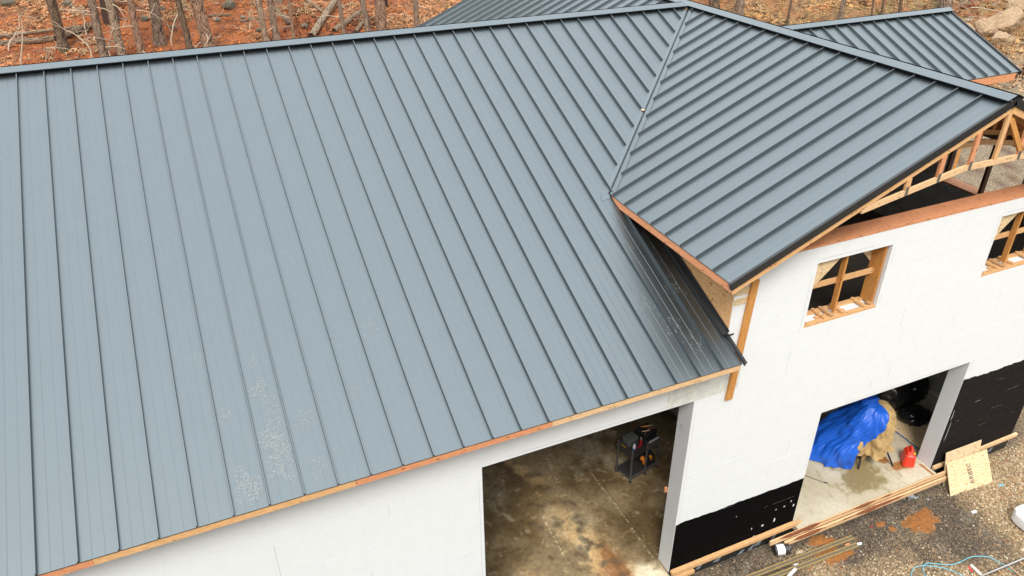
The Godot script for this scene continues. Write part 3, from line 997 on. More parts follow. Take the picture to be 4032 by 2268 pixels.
func make_walls(house: Node3D) -> void:
	rng.seed = 5
	var holes := [D1, D2, W1, W2]
	# cast core behind the foam forms
	var cb := MB.new()
	var rects := [[WEST_X, 0.0, SIDE_X + 0.014, 5.02], [SIDE_X + 0.014, 0.0, EAST_X, 6.425]]
	for h in holes: rects = minus(rects, h)
	for q in rects:
		cb.box(Vector3(q[0], q[1], -0.34), Vector3(q[2], q[3], -0.062))
	var wall := part(house, "front_wall", cb, M.core)
	# foam form blocks
	for k in 17:
		var y0 := k * 0.4064
		var off := 0.61 if k % 2 == 1 else 0.0
		for i in range(-7, 17):
			var x0 := -0.13 + i * 1.2192 + off
			var g := 0.0012
			var gv := 0.0005
			var bl := [[x0 + gv, y0 + g, x0 + 1.2192 - gv, y0 + 0.4064 - g]]
			for h in holes: bl = minus(bl, h)
			bl = minus(bl, [-99.0, -9.0, WEST_X, 99.0])
			bl = minus(bl, [EAST_X, -9.0, 99.0, 99.0])
			bl = minus(bl, [-99.0, 5.02, SIDE_X + 0.014, 99.0])
			bl = minus(bl, [-99.0, 6.425, 99.0, 99.0])
			if bl.is_empty(): continue
			var mb := MB.new()
			var pr := rng.randf_range(-0.0008, 0.0008)
			for q in bl:
				if q[2] - q[0] < 0.01 or q[3] - q[1] < 0.01: continue
				mb.box(Vector3(q[0], q[1], -0.060), Vector3(q[2], q[3], pr))
			if mb.v.size() > 0:
				part(wall, "wall_block", mb, M.foam)
	# linings of the two garage openings
	for d in [D1, D2]:
		for sx in [[d[0], 1.0], [d[2], -1.0]]:
			var jm := MB.new()
			jm.box(Vector3(sx[0] - 0.004, 0.0, -0.345), Vector3(sx[0] + 0.004, d[3], -0.004))
			part(house, "door_jamb", jm, M.reveal)
		var hm := MB.new()
		hm.box(Vector3(d[0] + 0.004, d[3] - 0.004, -0.345), Vector3(d[2] - 0.004, d[3] + 0.004, -0.004))
		part(house, "door_head", hm, M.reveal)
	# cement-coloured patch beside the roof corner
	var pm := MB.new()
	pm.box(Vector3(8.38, 4.10, 0.001), Vector3(9.735, 4.47, 0.004))
	part(house, "cement_patch", pm, M.parge)
	# black damp-proof coating, brushed on in courses
	for b in [[8.908, 11.818, 1.25, 0.06], [15.602, EAST_X, 2.38, 0.11]]:
		var tm := MB.new()
		var course := 0
		var edge := func(x: float) -> float:
			var st := floorf(x / 0.17 + 3.0 * nz.get_noise_2d(x * 12.0, 3.0))
			return b[2] + b[3] * (0.55 * nz.get_noise_2d(x * 22.0, 40.0) + 0.30 * nz.get_noise_2d(st * 55.0, 9.0) + 0.22 * nz.get_noise_2d(x * 260.0, 77.0))
		while course * 0.4064 < b[2]:
			var y0 := course * 0.4064
			var lastc: bool = (course + 1) * 0.4064 >= b[2]
			var x: float = b[0] + 0.002
			while x < b[1] - 0.004:
				var x1: float = minf(x + 0.03, b[1] - 0.002)
				var gap := 0.0
				if course > 0 and nz.get_noise_2d(x * 50.0, course * 77.0) > 0.33: gap = 0.0026
				var ya := (course + 1) * 0.4064
				var yb := ya
				if lastc:
					ya = edge.call(x)
					yb = edge.call(x1)
				tm.quad(Vector3(x, y0 + gap, 0.0032), Vector3(x, ya, 0.0032), Vector3(x1, yb, 0.0032), Vector3(x1, y0 + gap, 0.0032))
				x = x1
			course += 1
		var o := part(house, "damp_proof_coating", tm, M.tar if b[0] < 12.0 else M.tar_dry)
		tag(o, "ragged black waterproof coating brushed over the wall base")
	# bare foam nicks showing through the coating
	for q in [[11.02, 0.30, 0.03, 0.03], [11.30, 0.33, 0.02, 0.06], [11.48, 0.62, 0.02, 0.02], [11.72, 0.55, 0.02, 0.04], [11.28, 0.62, 0.016, 0.016], [10.75, 0.33, 0.012, 0.03], [10.86, 0.06, 0.05, 0.025], [11.63, 0.7, 0.014, 0.025], [10.3, 0.86, 0.01, 0.01], [15.68, 1.45, 0.006, 0.16], [15.72, 1.0, 0.006, 0.3], [16.35, 1.62, 0.1, 0.003]]:
		var km := MB.new()
		km.quad(Vector3(q[0] - q[2], q[1] - q[3], 0.006), Vector3(q[0] - q[2] * 0.6, q[1] + q[3], 0.006), Vector3(q[0] + q[2] * 0.5, q[1] + q[3] * 0.7, 0.006), Vector3(q[0] + q[2], q[1] - q[3] * 0.4, 0.006))
		part(house, "foam_nick", km, M.foam)
	# footing below the wall with its membrane
	var fm := MB.new()
	fm.box(Vector3(WEST_X, -1.2, -0.40), Vector3(EAST_X, -0.002, -0.012))
	part(house, "foundation", fm, M.membrane)
	for q in [[10.05, -0.20, 0.12], [10.62, -0.26, 0.10], [11.05, -0.17, 0.1], [9.62, -0.2, 0.09], [10.85, -0.26, 0.08], [11.4, -0.2, 0.06], [17.55, -0.2, 0.1], [15.72, -0.17, 0.08]]:
		var km := MB.new()
		km.quad(Vector3(q[0] - q[2], q[1] - 0.05, 0.0), Vector3(q[0] - q[2] * 0.1, q[1] + 0.04, 0.002), Vector3(q[0] + q[2] * 0.8, q[1] + 0.05, 0.0), Vector3(q[0] + q[2] * 0.2, q[1] - 0.06, 0.004))
		part(house, "membrane_tear", km, M.print_grey)
	var tx := TextMesh.new()
	var fo := SystemFont.new()
	fo.font_names = PackedStringArray(["Droid Sans"])
	fo.font_weight = 700
	tx.font = fo
	tx.text = "SGE"
	tx.font_size = 32
	tx.pixel_size = 0.0035
	tx.depth = 0.002
	tx.material = M.print_grey
	var to := MeshInstance3D.new()
	to.name = "membrane_lettering"
	to.mesh = tx
	house.add_child(to, true)
	to.position = Vector3(10.98, -0.24, -0.006) - house.position
	# ledger timbers along the wall foot
	for q in [[8.92, 11.84, 0.085, "tan"], [8.95, 9.42, 0.10, "tan"], [15.62, 18.22, 0.06, "pale"]]:
		var lm := MB.new()
		var yy := 0.035 if q[2] < 0.095 else -0.13
		lm.bar(Vector3(q[0], yy, 0.02 + q[2] * 0.5), Vector3(q[1], yy + 0.02, 0.02 + q[2] * 0.5), q[2], 0.075, Vector3.UP, Vector2(q[0], 0.2))
		part(house, "ledger_board", lm, M["wood_" + q[3]])
	# side wall of the wing above the long roof
	var roofy := func(z: float) -> float: return RIDGE_Y - SLOPE * (z - RIDGE_Z)
	for q in [[-3.3, -2.0, 5.0, 6.52], [-2.0, 0.0, 5.0, 5.93], [-2.0, 0.0, 5.933, 6.52]]:
		var z0: float = q[0]
		var z1: float = q[1] - 0.004
		var om := MB.new()
		var b0: float = maxf(roofy.call(z0) - 0.15, q[2])
		var b1: float = maxf(roofy.call(z1) - 0.15, q[2])
		if b0 > q[3] - 0.02: b0 = q[3] - 0.02
		om.quad(Vector3(SIDE_X, b0, z0), Vector3(SIDE_X, q[3], z0), Vector3(SIDE_X, q[3], z1), Vector3(SIDE_X, b1, z1), Vector2(z0, b0), Vector2(z0, q[3]), Vector2(z1, q[3]), Vector2(z1, b1))
		om.quad(Vector3(SIDE_X, b1, z1), Vector3(SIDE_X, q[3], z1), Vector3(SIDE_X + 0.012, q[3], z1), Vector3(SIDE_X + 0.012, b1, z1))
		part(house, "wing_side_sheet", om, M.osb_wall)
	var sb := MB.new()
	sb.box(Vector3(SIDE_X + 0.012, 4.6, -5.2), Vector3(SIDE_X + 0.10, 6.55, -0.35))
	part(house, "wing_side_wall", sb, M.core)
	var bt := MB.new()
	bt.quad(Vector3(SIDE_X - 0.003, 5.36, -0.92), Vector3(SIDE_X - 0.003, 5.72, -0.92), Vector3(SIDE_X - 0.003, 5.60, -0.66), Vector3(SIDE_X - 0.003, 5.30, -0.66))
	part(house, "blue_tape", bt, mat("tape_blue", lc(0.02, 0.25, 0.62), 0.5))
	# wood at the outer corner of the wing
	for q in [[5.925, 6.045], [5.755, 5.865]]:
		var om := MB.new()
		om.box(Vector3(9.365, q[0], 0.001), Vector3(9.62, q[1], 0.012))
		part(house, "corner_strip", om, M.osb)
	var tr := MB.new()
	tr.bar(Vector3(9.565, 3.93, 0.032), Vector3(9.675, 6.15, 0.032), 0.125, 0.04, Vector3(0, 0, 1), Vector2(0.1, 0.4))
	part(house, "corner_board", tr, M.wood_honey)
	# plate on top of the wing wall
	for q in [[SIDE_X, 12.6], [12.6, EAST_X]]:
		var pb := MB.new()
		pb.box(Vector3(q[0] + 0.002, 6.427, -0.335), Vector3(q[1], 6.470, 0.004), Vector2(q[0], 0.1))
		part(house, "top_plate", pb, M.wood_red)
	# pencil lines round the openings and along the courses
	for q in [[5.24, 4.14, 8.95, 4.145], [8.955, 0.4, 8.958, 4.05], [5.225, 0.2, 5.228, 4.1], [10.83, 6.195, 12.5, 6.2], [10.82, 4.8, 10.824, 6.2], [12.51, 5.7, 12.514, 6.2], [12.505, 4.95, 12.508, 5.2], [14.89, 6.195, 16.5, 6.2], [14.885, 5.55, 14.889, 6.2], [11.76, 2.9, 15.6, 2.904], [11.755, 1.3, 11.758, 2.6], [15.665, 2.5, 15.668, 2.93], [10.72, 4.05, 10.724, 4.55], [11.2, 2.1, 11.204, 2.5], [12.9, 3.0, 12.904, 3.35], [13.3, 3.05, 13.304, 3.45], [2.35, 2.9, 2.354, 4.1], [3.55, 2.2, 3.553, 2.8], [7.9, 4.4, 7.903, 4.65], [3.9, 3.7, 3.903, 3.95], [13.2, 4.3, 13.204, 4.8], [14.6, 4.0, 14.603, 4.3]]:
		var wm := MB.new()
		var vert: bool = q[2] - q[0] < 0.1
		var f0 := rng.randf_range(0.0, 0.25)
		var f1 := rng.randf_range(0.7, 1.0)
		if vert: wm.quad(Vector3(q[0], lerpf(q[1], q[3], f0), 0.0022), Vector3(q[0], lerpf(q[1], q[3], f1), 0.0022), Vector3(q[2], lerpf(q[1], q[3], f1), 0.0022), Vector3(q[2], lerpf(q[1], q[3], f0), 0.0022))
		else: wm.quad(Vector3(lerpf(q[0], q[2], f0), q[1], 0.0022), Vector3(lerpf(q[0], q[2], f0), q[3], 0.0022), Vector3(lerpf(q[0], q[2], f1), q[3], 0.0022), Vector3(lerpf(q[0], q[2], f1), q[1], 0.0022))
		if wm.v.size() > 0: part(house, "pencil_line", wm, M.pencil)
	# scrawl on the jamb
	for q in [[3.42, -0.25, 3.30, -0.235], [3.42, -0.25, 3.41, -0.19], [3.41, -0.19, 3.29, -0.17], [3.44, -0.22, 3.36, -0.215], [3.20, -0.235, 3.16, -0.23]]:
		var wm := MB.new()
		wm.bar(Vector3(8.900, q[0], q[1]), Vector3(8.900, q[2], q[3]), 0.008, 0.002, Vector3(1, 0, 0))
		part(house, "scrawl", wm, M.pencil)
	# other walls and the floors, as far as light needs them
	var bx := func(called: String, lo: Vector3, hi: Vector3, m: Material) -> MeshInstance3D:
		var mb := MB.new()
		mb.box(lo, hi)
		return part(house, called, mb, m)
	bx.call("west_wall", Vector3(WEST_X, -0.3, -15.45), Vector3(WEST_X + 0.3, 5.0, -0.35), M.inner)
	bx.call("west_gable", Vector3(WEST_X + 0.05, 5.0, -12.0), Vector3(WEST_X + 0.2, 6.9, -3.5), M.inner)
	bx.call("back_wall", Vector3(WEST_X, -0.3, -15.6), Vector3(EAST_X, 5.0, -15.3), M.inner)
	var rects2 := [[-15.28, 0.0, -0.345, 6.42]]
	rects2 = minus(rects2, [-3.35, 5.02, -1.55, 6.3])
	var em := MB.new()
	for q in rects2: em.box(Vector3(EAST_X - 0.34, q[1], q[0]), Vector3(EAST_X, q[3], q[2]))
	part(house, "east_wall", em, M.inner)
	var es := MB.new()
	es.box(Vector3(EAST_X - 0.33, 5.021, -3.34), Vector3(EAST_X + 0.01, 5.06, -1.56))
	part(house, "window_sill", es, M.wood_red)
	for q in [[-3.345, -3.30], [-2.46, -2.40], [-1.60, -1.555]]:
		var pm2 := MB.new()
		pm2.box(Vector3(EAST_X - 0.22, 5.062, q[0]), Vector3(EAST_X - 0.10, 6.30, q[1]))
		part(house, "window_post", pm2, M.wood_dark)
	bx.call("added_partition", Vector3(11.55, 0.0, -10.0), Vector3(11.70, 3.54, -0.345), M.inner)  # added, unseen wall that stops light leaking between the bays
	bx.call("added_partition", Vector3(11.70, 0.0, -5.6), Vector3(17.77, 3.54, -5.45), M.inner)
	bx.call("added_partition", Vector3(SIDE_X + 0.12, 3.66, -6.2), Vector3(17.77, 7.2, -6.05), M.inner)  # added wall shutting off the wing interior to keep it dark
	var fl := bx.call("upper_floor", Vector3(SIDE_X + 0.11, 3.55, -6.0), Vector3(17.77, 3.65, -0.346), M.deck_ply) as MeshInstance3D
	for i in 6:
		var jx := MB.new()
		jx.box(Vector3(11.0 + i * 1.15, 3.30, -5.4), Vector3(11.045 + i * 1.15, 3.548, -0.35))
		part(house, "floor_joist", jx, M.wood_brown)

func make_floors() -> void:
	var f0 := floor_tex(0, 4.9, 11.5, -8.0, 0.2, 660, 820)
	var f1 := floor_tex(1, 11.8, 17.8, -5.4, 0.2, 720, 672)
	for q in [[0, f0, 4.9, 11.5, -8.0, 0.2, [[4.4, 5.27, -8.0, -2.96, -2.952, -0.02], [5.274, 8.88, -8.0, -2.96, -2.952, 0.17], [8.888, 11.54, -8.0, -2.96, -2.952, -0.02]]], [1, f1, 11.8, 17.8, -5.4, 0.2, [[11.708, 11.822, -5.44, -0.02], [11.825, 14.715, -5.44, 0.17], [14.722, 15.594, -5.44, 0.17], [15.597, 17.76, -5.44, -0.02]]]]:
		var m := mat("floor_%d" % q[0], Color.WHITE, 0.62, 0.0, q[1])
		m.normal_enabled = true
		m.normal_texture = T.soft_n
		m.normal_scale = 0.12
		for sx in q[6]:
			for w in range(2, sx.size(), 2):
				var sz := [sx[w], sx[w + 1]]
				var mb := MB.new()
				mb.box(Vector3(sx[0], -0.12, sz[0]), Vector3(sx[1], -0.001, sz[1]))
				for i in mb.v.size():
					mb.t[i] = Vector2((mb.v[i].x - q[2]) / (q[3] - q[2]), (mb.v[i].z - q[4]) / (q[5] - q[4]))
				var o := part(self, numbered("floor"), mb, m)
				tag(o, "stained concrete floor slab inside the garage", "", "", "structure")
	var sub := MB.new()
	sub.box(Vector3(WEST_X + 0.3, -0.3, -15.3), Vector3(EAST_X - 0.3, -0.125, -0.02))
	tag(part(self, numbered("floor"), sub, M.inner), "concrete floor deeper inside the building", "", "", "structure")

func window(house: Node3D, w: Array) -> void:
	var o := Node3D.new()
	o.name = "window_opening"
	house.add_child(o, true)
	tag(o, "unglazed window opening with rough timber buck and cross brace")
	var zb := -0.345
	var bx := func(called: String, lo: Vector3, hi: Vector3, m: Material) -> void:
		var mb := MB.new()
		mb.box(lo, hi, Vector2(rng.randf(), rng.randf()))
		part(o, called, mb, m)
	var x0: float = w[0]
	var x1: float = w[2]
	var y0: float = w[1]
	var y1: float = w[3]
	var jf := -0.075
	# buck boards, set back behind the foam lip
	bx.call("side_board", Vector3(x0 + 0.002, y0 + 0.04, zb), Vector3(x0 + 0.040, y1 - 0.04, jf), M.wood_honey)
	bx.call("side_board", Vector3(x1 - 0.040, y0 + 0.04, zb + 0.03), Vector3(x1 - 0.002, y1 - 0.04, jf), M.wood_honey)
	bx.call("head_board", Vector3(x0 + 0.002, y1 - 0.040, zb), Vector3(x1 - 0.002, y1 - 0.002, jf), M.wood_honey)
	bx.call("sill_board", Vector3(x0 + 0.004, y0 + 0.001, -0.085), Vector3(x1 - 0.004, y0 + 0.040, -0.002), M.wood_tan)
	bx.call("sill_board", Vector3(x0 + 0.041, y0 + 0.001, zb), Vector3(x1 - 0.041, y0 + 0.040, -0.25), M.wood_tan)
	bx.call("sill_filler", Vector3(x0 + 0.041, y0 + 0.001, -0.249), Vector3(x1 - 0.041, y0 + 0.012, -0.086), M.foam)
	# brace
	bx.call("brace_post", Vector3((x0 + x1) * 0.5 - 0.07, y0 + 0.082, -0.19), Vector3((x0 + x1) * 0.5 - 0.03, y1 - 0.041, -0.10), M.wood_honey)
	bx.call("brace_rail", Vector3(x0 + 0.041, (y0 + y1) * 0.5 - 0.02, -0.24), Vector3(x1 - 0.041, (y0 + y1) * 0.5 + 0.07, -0.20), M.wood_tan)
	# spacer blocks across the sill
	for f in [0.30, 0.40, 0.56, 0.86]:
		var cx := lerpf(x0, x1, f)
		bx.call("spacer_block", Vector3(cx - 0.030, y0 + 0.041, -0.33), Vector3(cx + 0.030, y0 + 0.078, -0.02), M.wood_tan if f != 0.40 else M.wood_brown)
	bx.call("spacer_block", Vector3(x0 + 0.35, y0 + 0.013, -0.17), Vector3(x0 + 0.98, y0 + 0.038, -0.11), M.wood_tan)
	bx.call("spacer_block", Vector3(x1 - 0.10, y0 + 0.041, -0.14), Vector3(x1 - 0.042, y0 + 0.08, -0.04), M.wood_brown)
	bx.call("spacer_block", Vector3(x0 + 0.01, y0 + 0.041, -0.07), Vector3(x0 + 0.08, y0 + 0.07, -0.015), M.wood_brown)
	# corner gussets: one near the face, one at the back of the buck
	for g in [[x0 + 0.041, 1.0, -0.078, 0.52, 0.50], [x1 - 0.041, -1.0, -0.31, 0.40, 0.40]]:
		var mb := MB.new()
		var gx: float = g[0]
		var sg: float = g[1]
		var a := Vector3(gx, y1 - 0.041, g[2])
		var b := Vector3(gx + sg * g[3], y1 - 0.041, g[2])
		var c := Vector3(gx, y1 - 0.041 - g[4], g[2])
		var d := Vector3(0, 0, -0.012)
		for k in [Vector3.ZERO, d]:
			if sg > 0: mb.tri(c + k, a + k, b + k, Vector2(c.x, c.y), Vector2(a.x, a.y), Vector2(b.x, b.y))
			else: mb.tri(c + k, b + k, a + k, Vector2(c.x, c.y), Vector2(b.x, b.y), Vector2(a.x, a.y))
		mb.quad(b, c, c + d, b + d)
		part(o, "corner_gusset", mb, M.osb)

func truss(house: Node3D, z: float, front: bool) -> void:
	var o := Node3D.new()
	o.name = "roof_truss"
	house.add_child(o, true)
	var under := 0.105 if front else 0.085
	var wd := ["tan", "pale", "tan", "red"]
	var top := func(x: float) -> float: return RIDGE_Y - SLOPE * absf(x - WING_X) - under
	var w := 0.04
	var ln := func(called: String, a: Vector3, b: Vector3, h: float, m: Material) -> void:
		var mb := MB.new()
		mb.bar(a, b, w, h, Vector3.UP, Vector2(rng.randf(), rng.randf()))
		part(o, called, mb, m)
	var hh := 0.048
	for s in [-1.0, 1.0]:
		var xm: float = WING_X + s * 1.9
		var xe: float = WING_X + s * (WING_T - 0.03)
		ln.call("top_chord", Vector3(WING_X + s * 0.02, top.call(WING_X + s * 0.02) - hh, z), Vector3(xm, top.call(xm) - hh, z), 0.088, M.wood_tan)
		ln.call("top_chord", Vector3(xm, top.call(xm) - hh, z), Vector3(xe, top.call(xe) - hh, z), 0.088, M.wood_tan if s < 0 else M.wood_red)
		# raised bottom chord
		var kx: float = WING_X + s * 0.62
		var bx: float = WING_X + s * 2.55
		ln.call("bottom_chord", Vector3(kx, 7.50, z), Vector3(bx, 7.50 - 0.17 * 1.93, z), 0.088, M.wood_pale)
		for q in [[0.53, "red"], [1.14, "red"], [1.74, "tan"]]:
			var x: float = WING_X + s * q[0]
			var yb: float = 7.50 - 0.17 * maxf(0.0, q[0] - 0.62) + 0.048
			var mb := MB.new()
			mb.bar(Vector3(x, yb, z), Vector3(x, top.call(x) - hh * 1.95, z), w * 0.98, 0.085, Vector3(1, 0, 0), Vector2(rng.randf(), 0.3))
			part(o, "web", mb, M["wood_" + q[1]])
			if front:
				var pm := MB.new()
				pm.box(Vector3(x - 0.03, yb - 0.09, z + w * 0.5 + 0.001), Vector3(x + 0.03, yb + 0.05, z + w * 0.5 + 0.003))
				part(o, "nail_plate", pm, M.plate)
		if not front or s > 0:
			ln.call("web", Vector3(WING_X + s * 0.08, top.call(WING_X) - 0.22, z), Vector3(WING_X + s * 0.56, 7.58, z), 0.085, M.wood_honey)
	ln.call("bottom_chord", Vector3(WING_X - 0.62, 7.50, z), Vector3(WING_X + 0.62, 7.50, z), 0.088, M.wood_pale)
	var cm := MB.new()
	cm.bar(Vector3(WING_X, 7.545, z), Vector3(WING_X, top.call(WING_X) - 0.10, z), w * 0.98, 0.085, Vector3(1, 0, 0))
	part(o, "web", cm, M.wood_tan)

# ------------------------------------------------------------------ things in and around the garages
func lathe(mb: MB, o: Vector3, axis: Vector3, prof: Array, seg := 14) -> void:
	var a := axis.normalized()
	var s := a.cross(Vector3.FORWARD if absf(a.dot(Vector3.FORWARD)) < 0.9 else Vector3.RIGHT).normalized()
	var t := a.cross(s)
	var rows := []
	for q in prof:
		var row := PackedVector3Array()
		for j in seg + 1:
			var an := TAU * (j % seg) / seg
			row.append(o + a * q[1] + (s * cos(an) + t * sin(an)) * q[0])
		rows.append(row)
	mb.grid(rows)

func rbox(mb: MB, xf: Transform3D, hx: float, hy: float, hz: float, taper := 1.0, bev := 0.02) -> void:
	# bevelled box, narrower towards the top by taper
	var rows := []
	for q in [[-hy, 0.0], [-hy, 1.0 - 0.0], [-hy + bev, 2.0], [hy - bev, 3.0], [hy, 4.0], [hy, 5.0]]:
		var k: float = q[1]
		var f := lerpf(1.0, taper, (q[0] + hy) / (2.0 * hy))
		var inn := bev if k in [1.0, 4.0] else 0.0
		var row := PackedVector3Array()
		if k == 0.0 or k == 5.0:
			for j in 9: row.append(xf * Vector3(0, q[0], 0))
		else:
			var X := hx * f - inn
			var Z := hz * f - inn
			var b := bev
			for e in [[X - b, -Z], [X, -Z + b], [X, Z - b], [X - b, Z], [-X + b, Z], [-X, Z - b], [-X, -Z + b], [-X + b, -Z], [X - b, -Z]]:
				row.append(xf * Vector3(e[0], q[0], e[1]))
		rows.append(row)
	for i in rows.size() - 1:
		for j in 8:
			mb.quad(rows[i][j], rows[i][j + 1], rows[i + 1][j + 1], rows[i + 1][j])

func make_cart() -> void:
	var p := Vector3(9.42, 0, -2.24)
	var ax := Vector3(0.78, 0, -0.17).normalized()
	var az := Vector3(-0.16, 0, -0.40).normalized()
	az = (az - ax * az.dot(ax)).normalized()
	var L := 0.80
	var W := 0.42
	var P := func(a: float, b: float, y: float) -> Vector3: return p + ax * a + az * b + Vector3(0, y, 0)
	var o := thing("tool_cart", p, "dark steel rolling tool cart standing on the garage floor", "cart")
	for q in [[0.0, 0.0], [0.43, 0.0], [L, 0.0], [0.0, W], [0.43, W], [L, W]]:
		var lm := MB.new()
		lm.bar(P.call(q[0], q[1], 0.075), P.call(q[0], q[1], 0.90), 0.028, 0.028, ax)
		part(o, "leg", lm, M.steel_grey)
		if q[0] != 0.43 or q[1] == 0.0:
			var wm := MB.new()
			lathe(wm, P.call(q[0], q[1], 0.038) - ax * 0.014, ax, [[0.0, 0.0], [0.036, 0.0], [0.036, 0.028], [0.0, 0.028]])
			var c := part(o, "caster", wm, M.rubber)
			var hm := MB.new()
			lathe(hm, P.call(q[0], q[1], 0.038) - ax * 0.016, ax, [[0.0, 0.0], [0.014, 0.0], [0.014, 0.032], [0.0, 0.032]], 8)
			part(c, "hub", hm, M.chrome)
	for q in [[0.02, 0.41, 0.66], [0.45, L - 0.02, 0.66]]:
		var tm := MB.new()
		var cs := [P.call(q[0], 0.012, 0), P.call(q[1], 0.012, 0), P.call(q[1], W - 0.012, 0), P.call(q[0], W - 0.012, 0)]
		for i in 4:
			var a: Vector3 = cs[i]
			var b: Vector3 = cs[(i + 1) % 4]
			tm.bar(a + Vector3(0, 0.775, 0), b + Vector3(0, 0.775, 0), 0.006, 0.23)
		tm.block(P.call((q[0] + q[1]) * 0.5, W * 0.5, 0.80), ax * (q[1] - q[0]) * 0.5, Vector3(0, 0.006, 0), az * (W * 0.5 - 0.016))
		part(o, "tray", tm, M.steel_grey if q[0] > 0.3 else M.steel_dark)
	for b in [0.0, W]:
		for y in [0.10, 0.15]:
			var rm := MB.new()
			rm.bar(P.call(0.0, b, y), P.call(L, b, y), 0.018, 0.018)
			part(o, "rail", rm, M.steel_grey)
	var sm := MB.new()
	sm.block(P.call(L * 0.5, W * 0.5, 0.125), ax * L * 0.5, Vector3(0, 0.005, 0), az * W * 0.5)
	part(o, "shelf", sm, M.steel_dark)
	for a in [0.0, L]:
		var hm := MB.new()
		hm.bar(P.call(a, 0.0, 0.12), P.call(a, W, 0.12), 0.018, 0.018, Vector3.UP)
		part(o, "rail", hm, M.steel_grey)
	var ym := MB.new()
	ym.bar(P.call(-0.006, 0.20, 0.86), P.call(-0.006, 0.34, 0.86), 0.004, 0.02)
	part(o, "yellow_label", ym, M.yellow)
	var wl := MB.new()
	wl.bar(P.call(0.47, 0.004, 0.885), P.call(0.76, 0.004, 0.885), 0.006, 0.045)
	part(o, "white_tag", wl, M.can_white)
	var yt := 0.806
	# grey case
	var cb: Vector3 = P.call(0.19, 0.28, yt)
	var cx := thing("tool_case", cb, "grey plastic carry case on the tool cart", "case")
	var cm := MB.new()
	rbox(cm, Transform3D(Basis(ax, Vector3.UP, ax.cross(Vector3.UP)), cb + Vector3(0, 0.085, 0)), 0.145, 0.085, 0.11, 0.97)
	part(cx, "body", cm, M.case_grey)
	cm = MB.new()
	rbox(cm, Transform3D(Basis(ax, Vector3.UP, ax.cross(Vector3.UP)), cb + Vector3(0, 0.19, 0)), 0.15, 0.022, 0.115, 0.93, 0.012)
	part(cx, "lid", cm, M.case_grey)
	cm = MB.new()
	var f0 := cb - az * 0.125 + Vector3(0, 0.12, 0)
	cm.tube([f0 - ax * 0.06 + az * 0.01, f0 - ax * 0.06 - az * 0.02, f0 + ax * 0.06 - az * 0.02, f0 + ax * 0.06 + az * 0.01], [0.008, 0.008, 0.008, 0.008], 6)
	part(cx, "handle", cm, M.rubber)
	# spray cans
	for q in [[0.09, 0.06, 0.20, "white and blue spray can standing at the cart corner", "can_white"], [0.30, 0.08, 0.27, "tall red spray can standing on the tool cart", "can_red"]]:
		var b: Vector3 = P.call(q[0], q[1], yt)
		var c := thing("spray_can", b, q[3], "spray can")
		var h: float = q[2]
		var mb := MB.new()
		lathe(mb, b, Vector3.UP, [[0.0, 0.0], [0.031, 0.0], [0.033, 0.006], [0.033, h * 0.72], [0.030, h * 0.76], [0.018, h * 0.80]])
		part(c, "body", mb, M[q[4]])
		mb = MB.new()
		lathe(mb, b, Vector3.UP, [[0.026, h * 0.78], [0.025, h * 0.96], [0.020, h], [0.0, h]])
		part(c, "cap", mb, M.can_white if q[4] == "can_white" else M.chrome)
		if q[4] == "can_white":
			mb = MB.new()
			lathe(mb, b, Vector3.UP, [[0.0335, h * 0.25], [0.0335, h * 0.5]])
			part(c, "label_band", mb, M.can_blue)
	var rb: Vector3 = P.call(0.17, 0.03, yt)
	var rc := thing("red_clamp", rb, "small red clamp lying beside the spray cans", "clamp")
	for q in [[-0.04, 0.03], [0.03, 0.02]]:
		var mb := MB.new()
		mb.bar(rb + ax * q[0] + Vector3(0, 0.03, 0), rb + ax * (q[0] + 0.05) + az * 0.05 + Vector3(0, 0.05, 0), 0.022, 0.03)
		part(rc, "jaw", mb, M.can_red)
	# tool bag
	var tb: Vector3 = P.call(0.60, 0.24, yt)
	var tg := thing("tool_bag", tb, "open black tool bag full of hand tools on the cart", "tool bag")
	var bm := MB.new()
	rbox(bm, Transform3D(Basis(ax, Vector3.UP, ax.cross(Vector3.UP)), tb + Vector3(0, 0.12, 0)), 0.17, 0.12, 0.15, 1.06, 0.03)
	part(tg, "body", bm, M.rubber)
	bm = MB.new()
	var hp := []
	for i in 9:
		var an := PI * i / 8.0
		hp.append(tb + ax * (0.15 * cos(an)) + Vector3(0, 0.23 + 0.13 * sin(an), 0) - az * 0.12)
	var hr := []
	for i in 9: hr.append(0.007)
	bm.tube(hp, hr, 6)
	part(tg, "handle", bm, M.alu)
	for q in [[-0.10, -0.05, 0.16, "wood_pale"], [0.02, 0.04, 0.18, "yellow"], [0.05, -0.06, 0.14, "can_red"], [-0.03, 0.08, 0.15, "orange"], [0.10, 0.02, 0.13, "can_white"]]:
		var b: Vector3 = tb + ax * q[0] + az * q[1] + Vector3(0, 0.245, 0)
		var mb := MB.new()
		var dirv := (ax * 0.7 - az * 0.55 + Vector3(0, 0.25, 0)).normalized()
		mb.tube([b - dirv * 0.06, b, b + dirv * q[2] * 0.7], [0.013, 0.015, 0.011], 6)
		part(tg, "tool_handle", mb, M[q[3]])
	# black box with a yellow drill on the lower shelf
	var dk: Vector3 = P.call(0.62, 0.2, 0.131)
	var db := thing("drill_box", dk, "black box with orange drill on the lower cart shelf", "box")
	var mbx := MB.new()
	rbox(mbx, Transform3D(Basis(ax, Vector3.UP, ax.cross(Vector3.UP)), dk + Vector3(0, 0.13, 0)), 0.15, 0.13, 0.14, 0.98)
	part(db, "case", mbx, M.rubber)
	mbx = MB.new()
	mbx.tube([dk - ax * 0.22 - az * 0.12 + Vector3(0, 0.30, 0), dk - ax * 0.17 - az * 0.13 + Vector3(0, 0.20, 0), dk - ax * 0.16 - az * 0.12 + Vector3(0, 0.10, 0)], [0.05, 0.045, 0.03], 8)
	part(db, "drill_body", mbx, M.orange)
	mbx = MB.new()
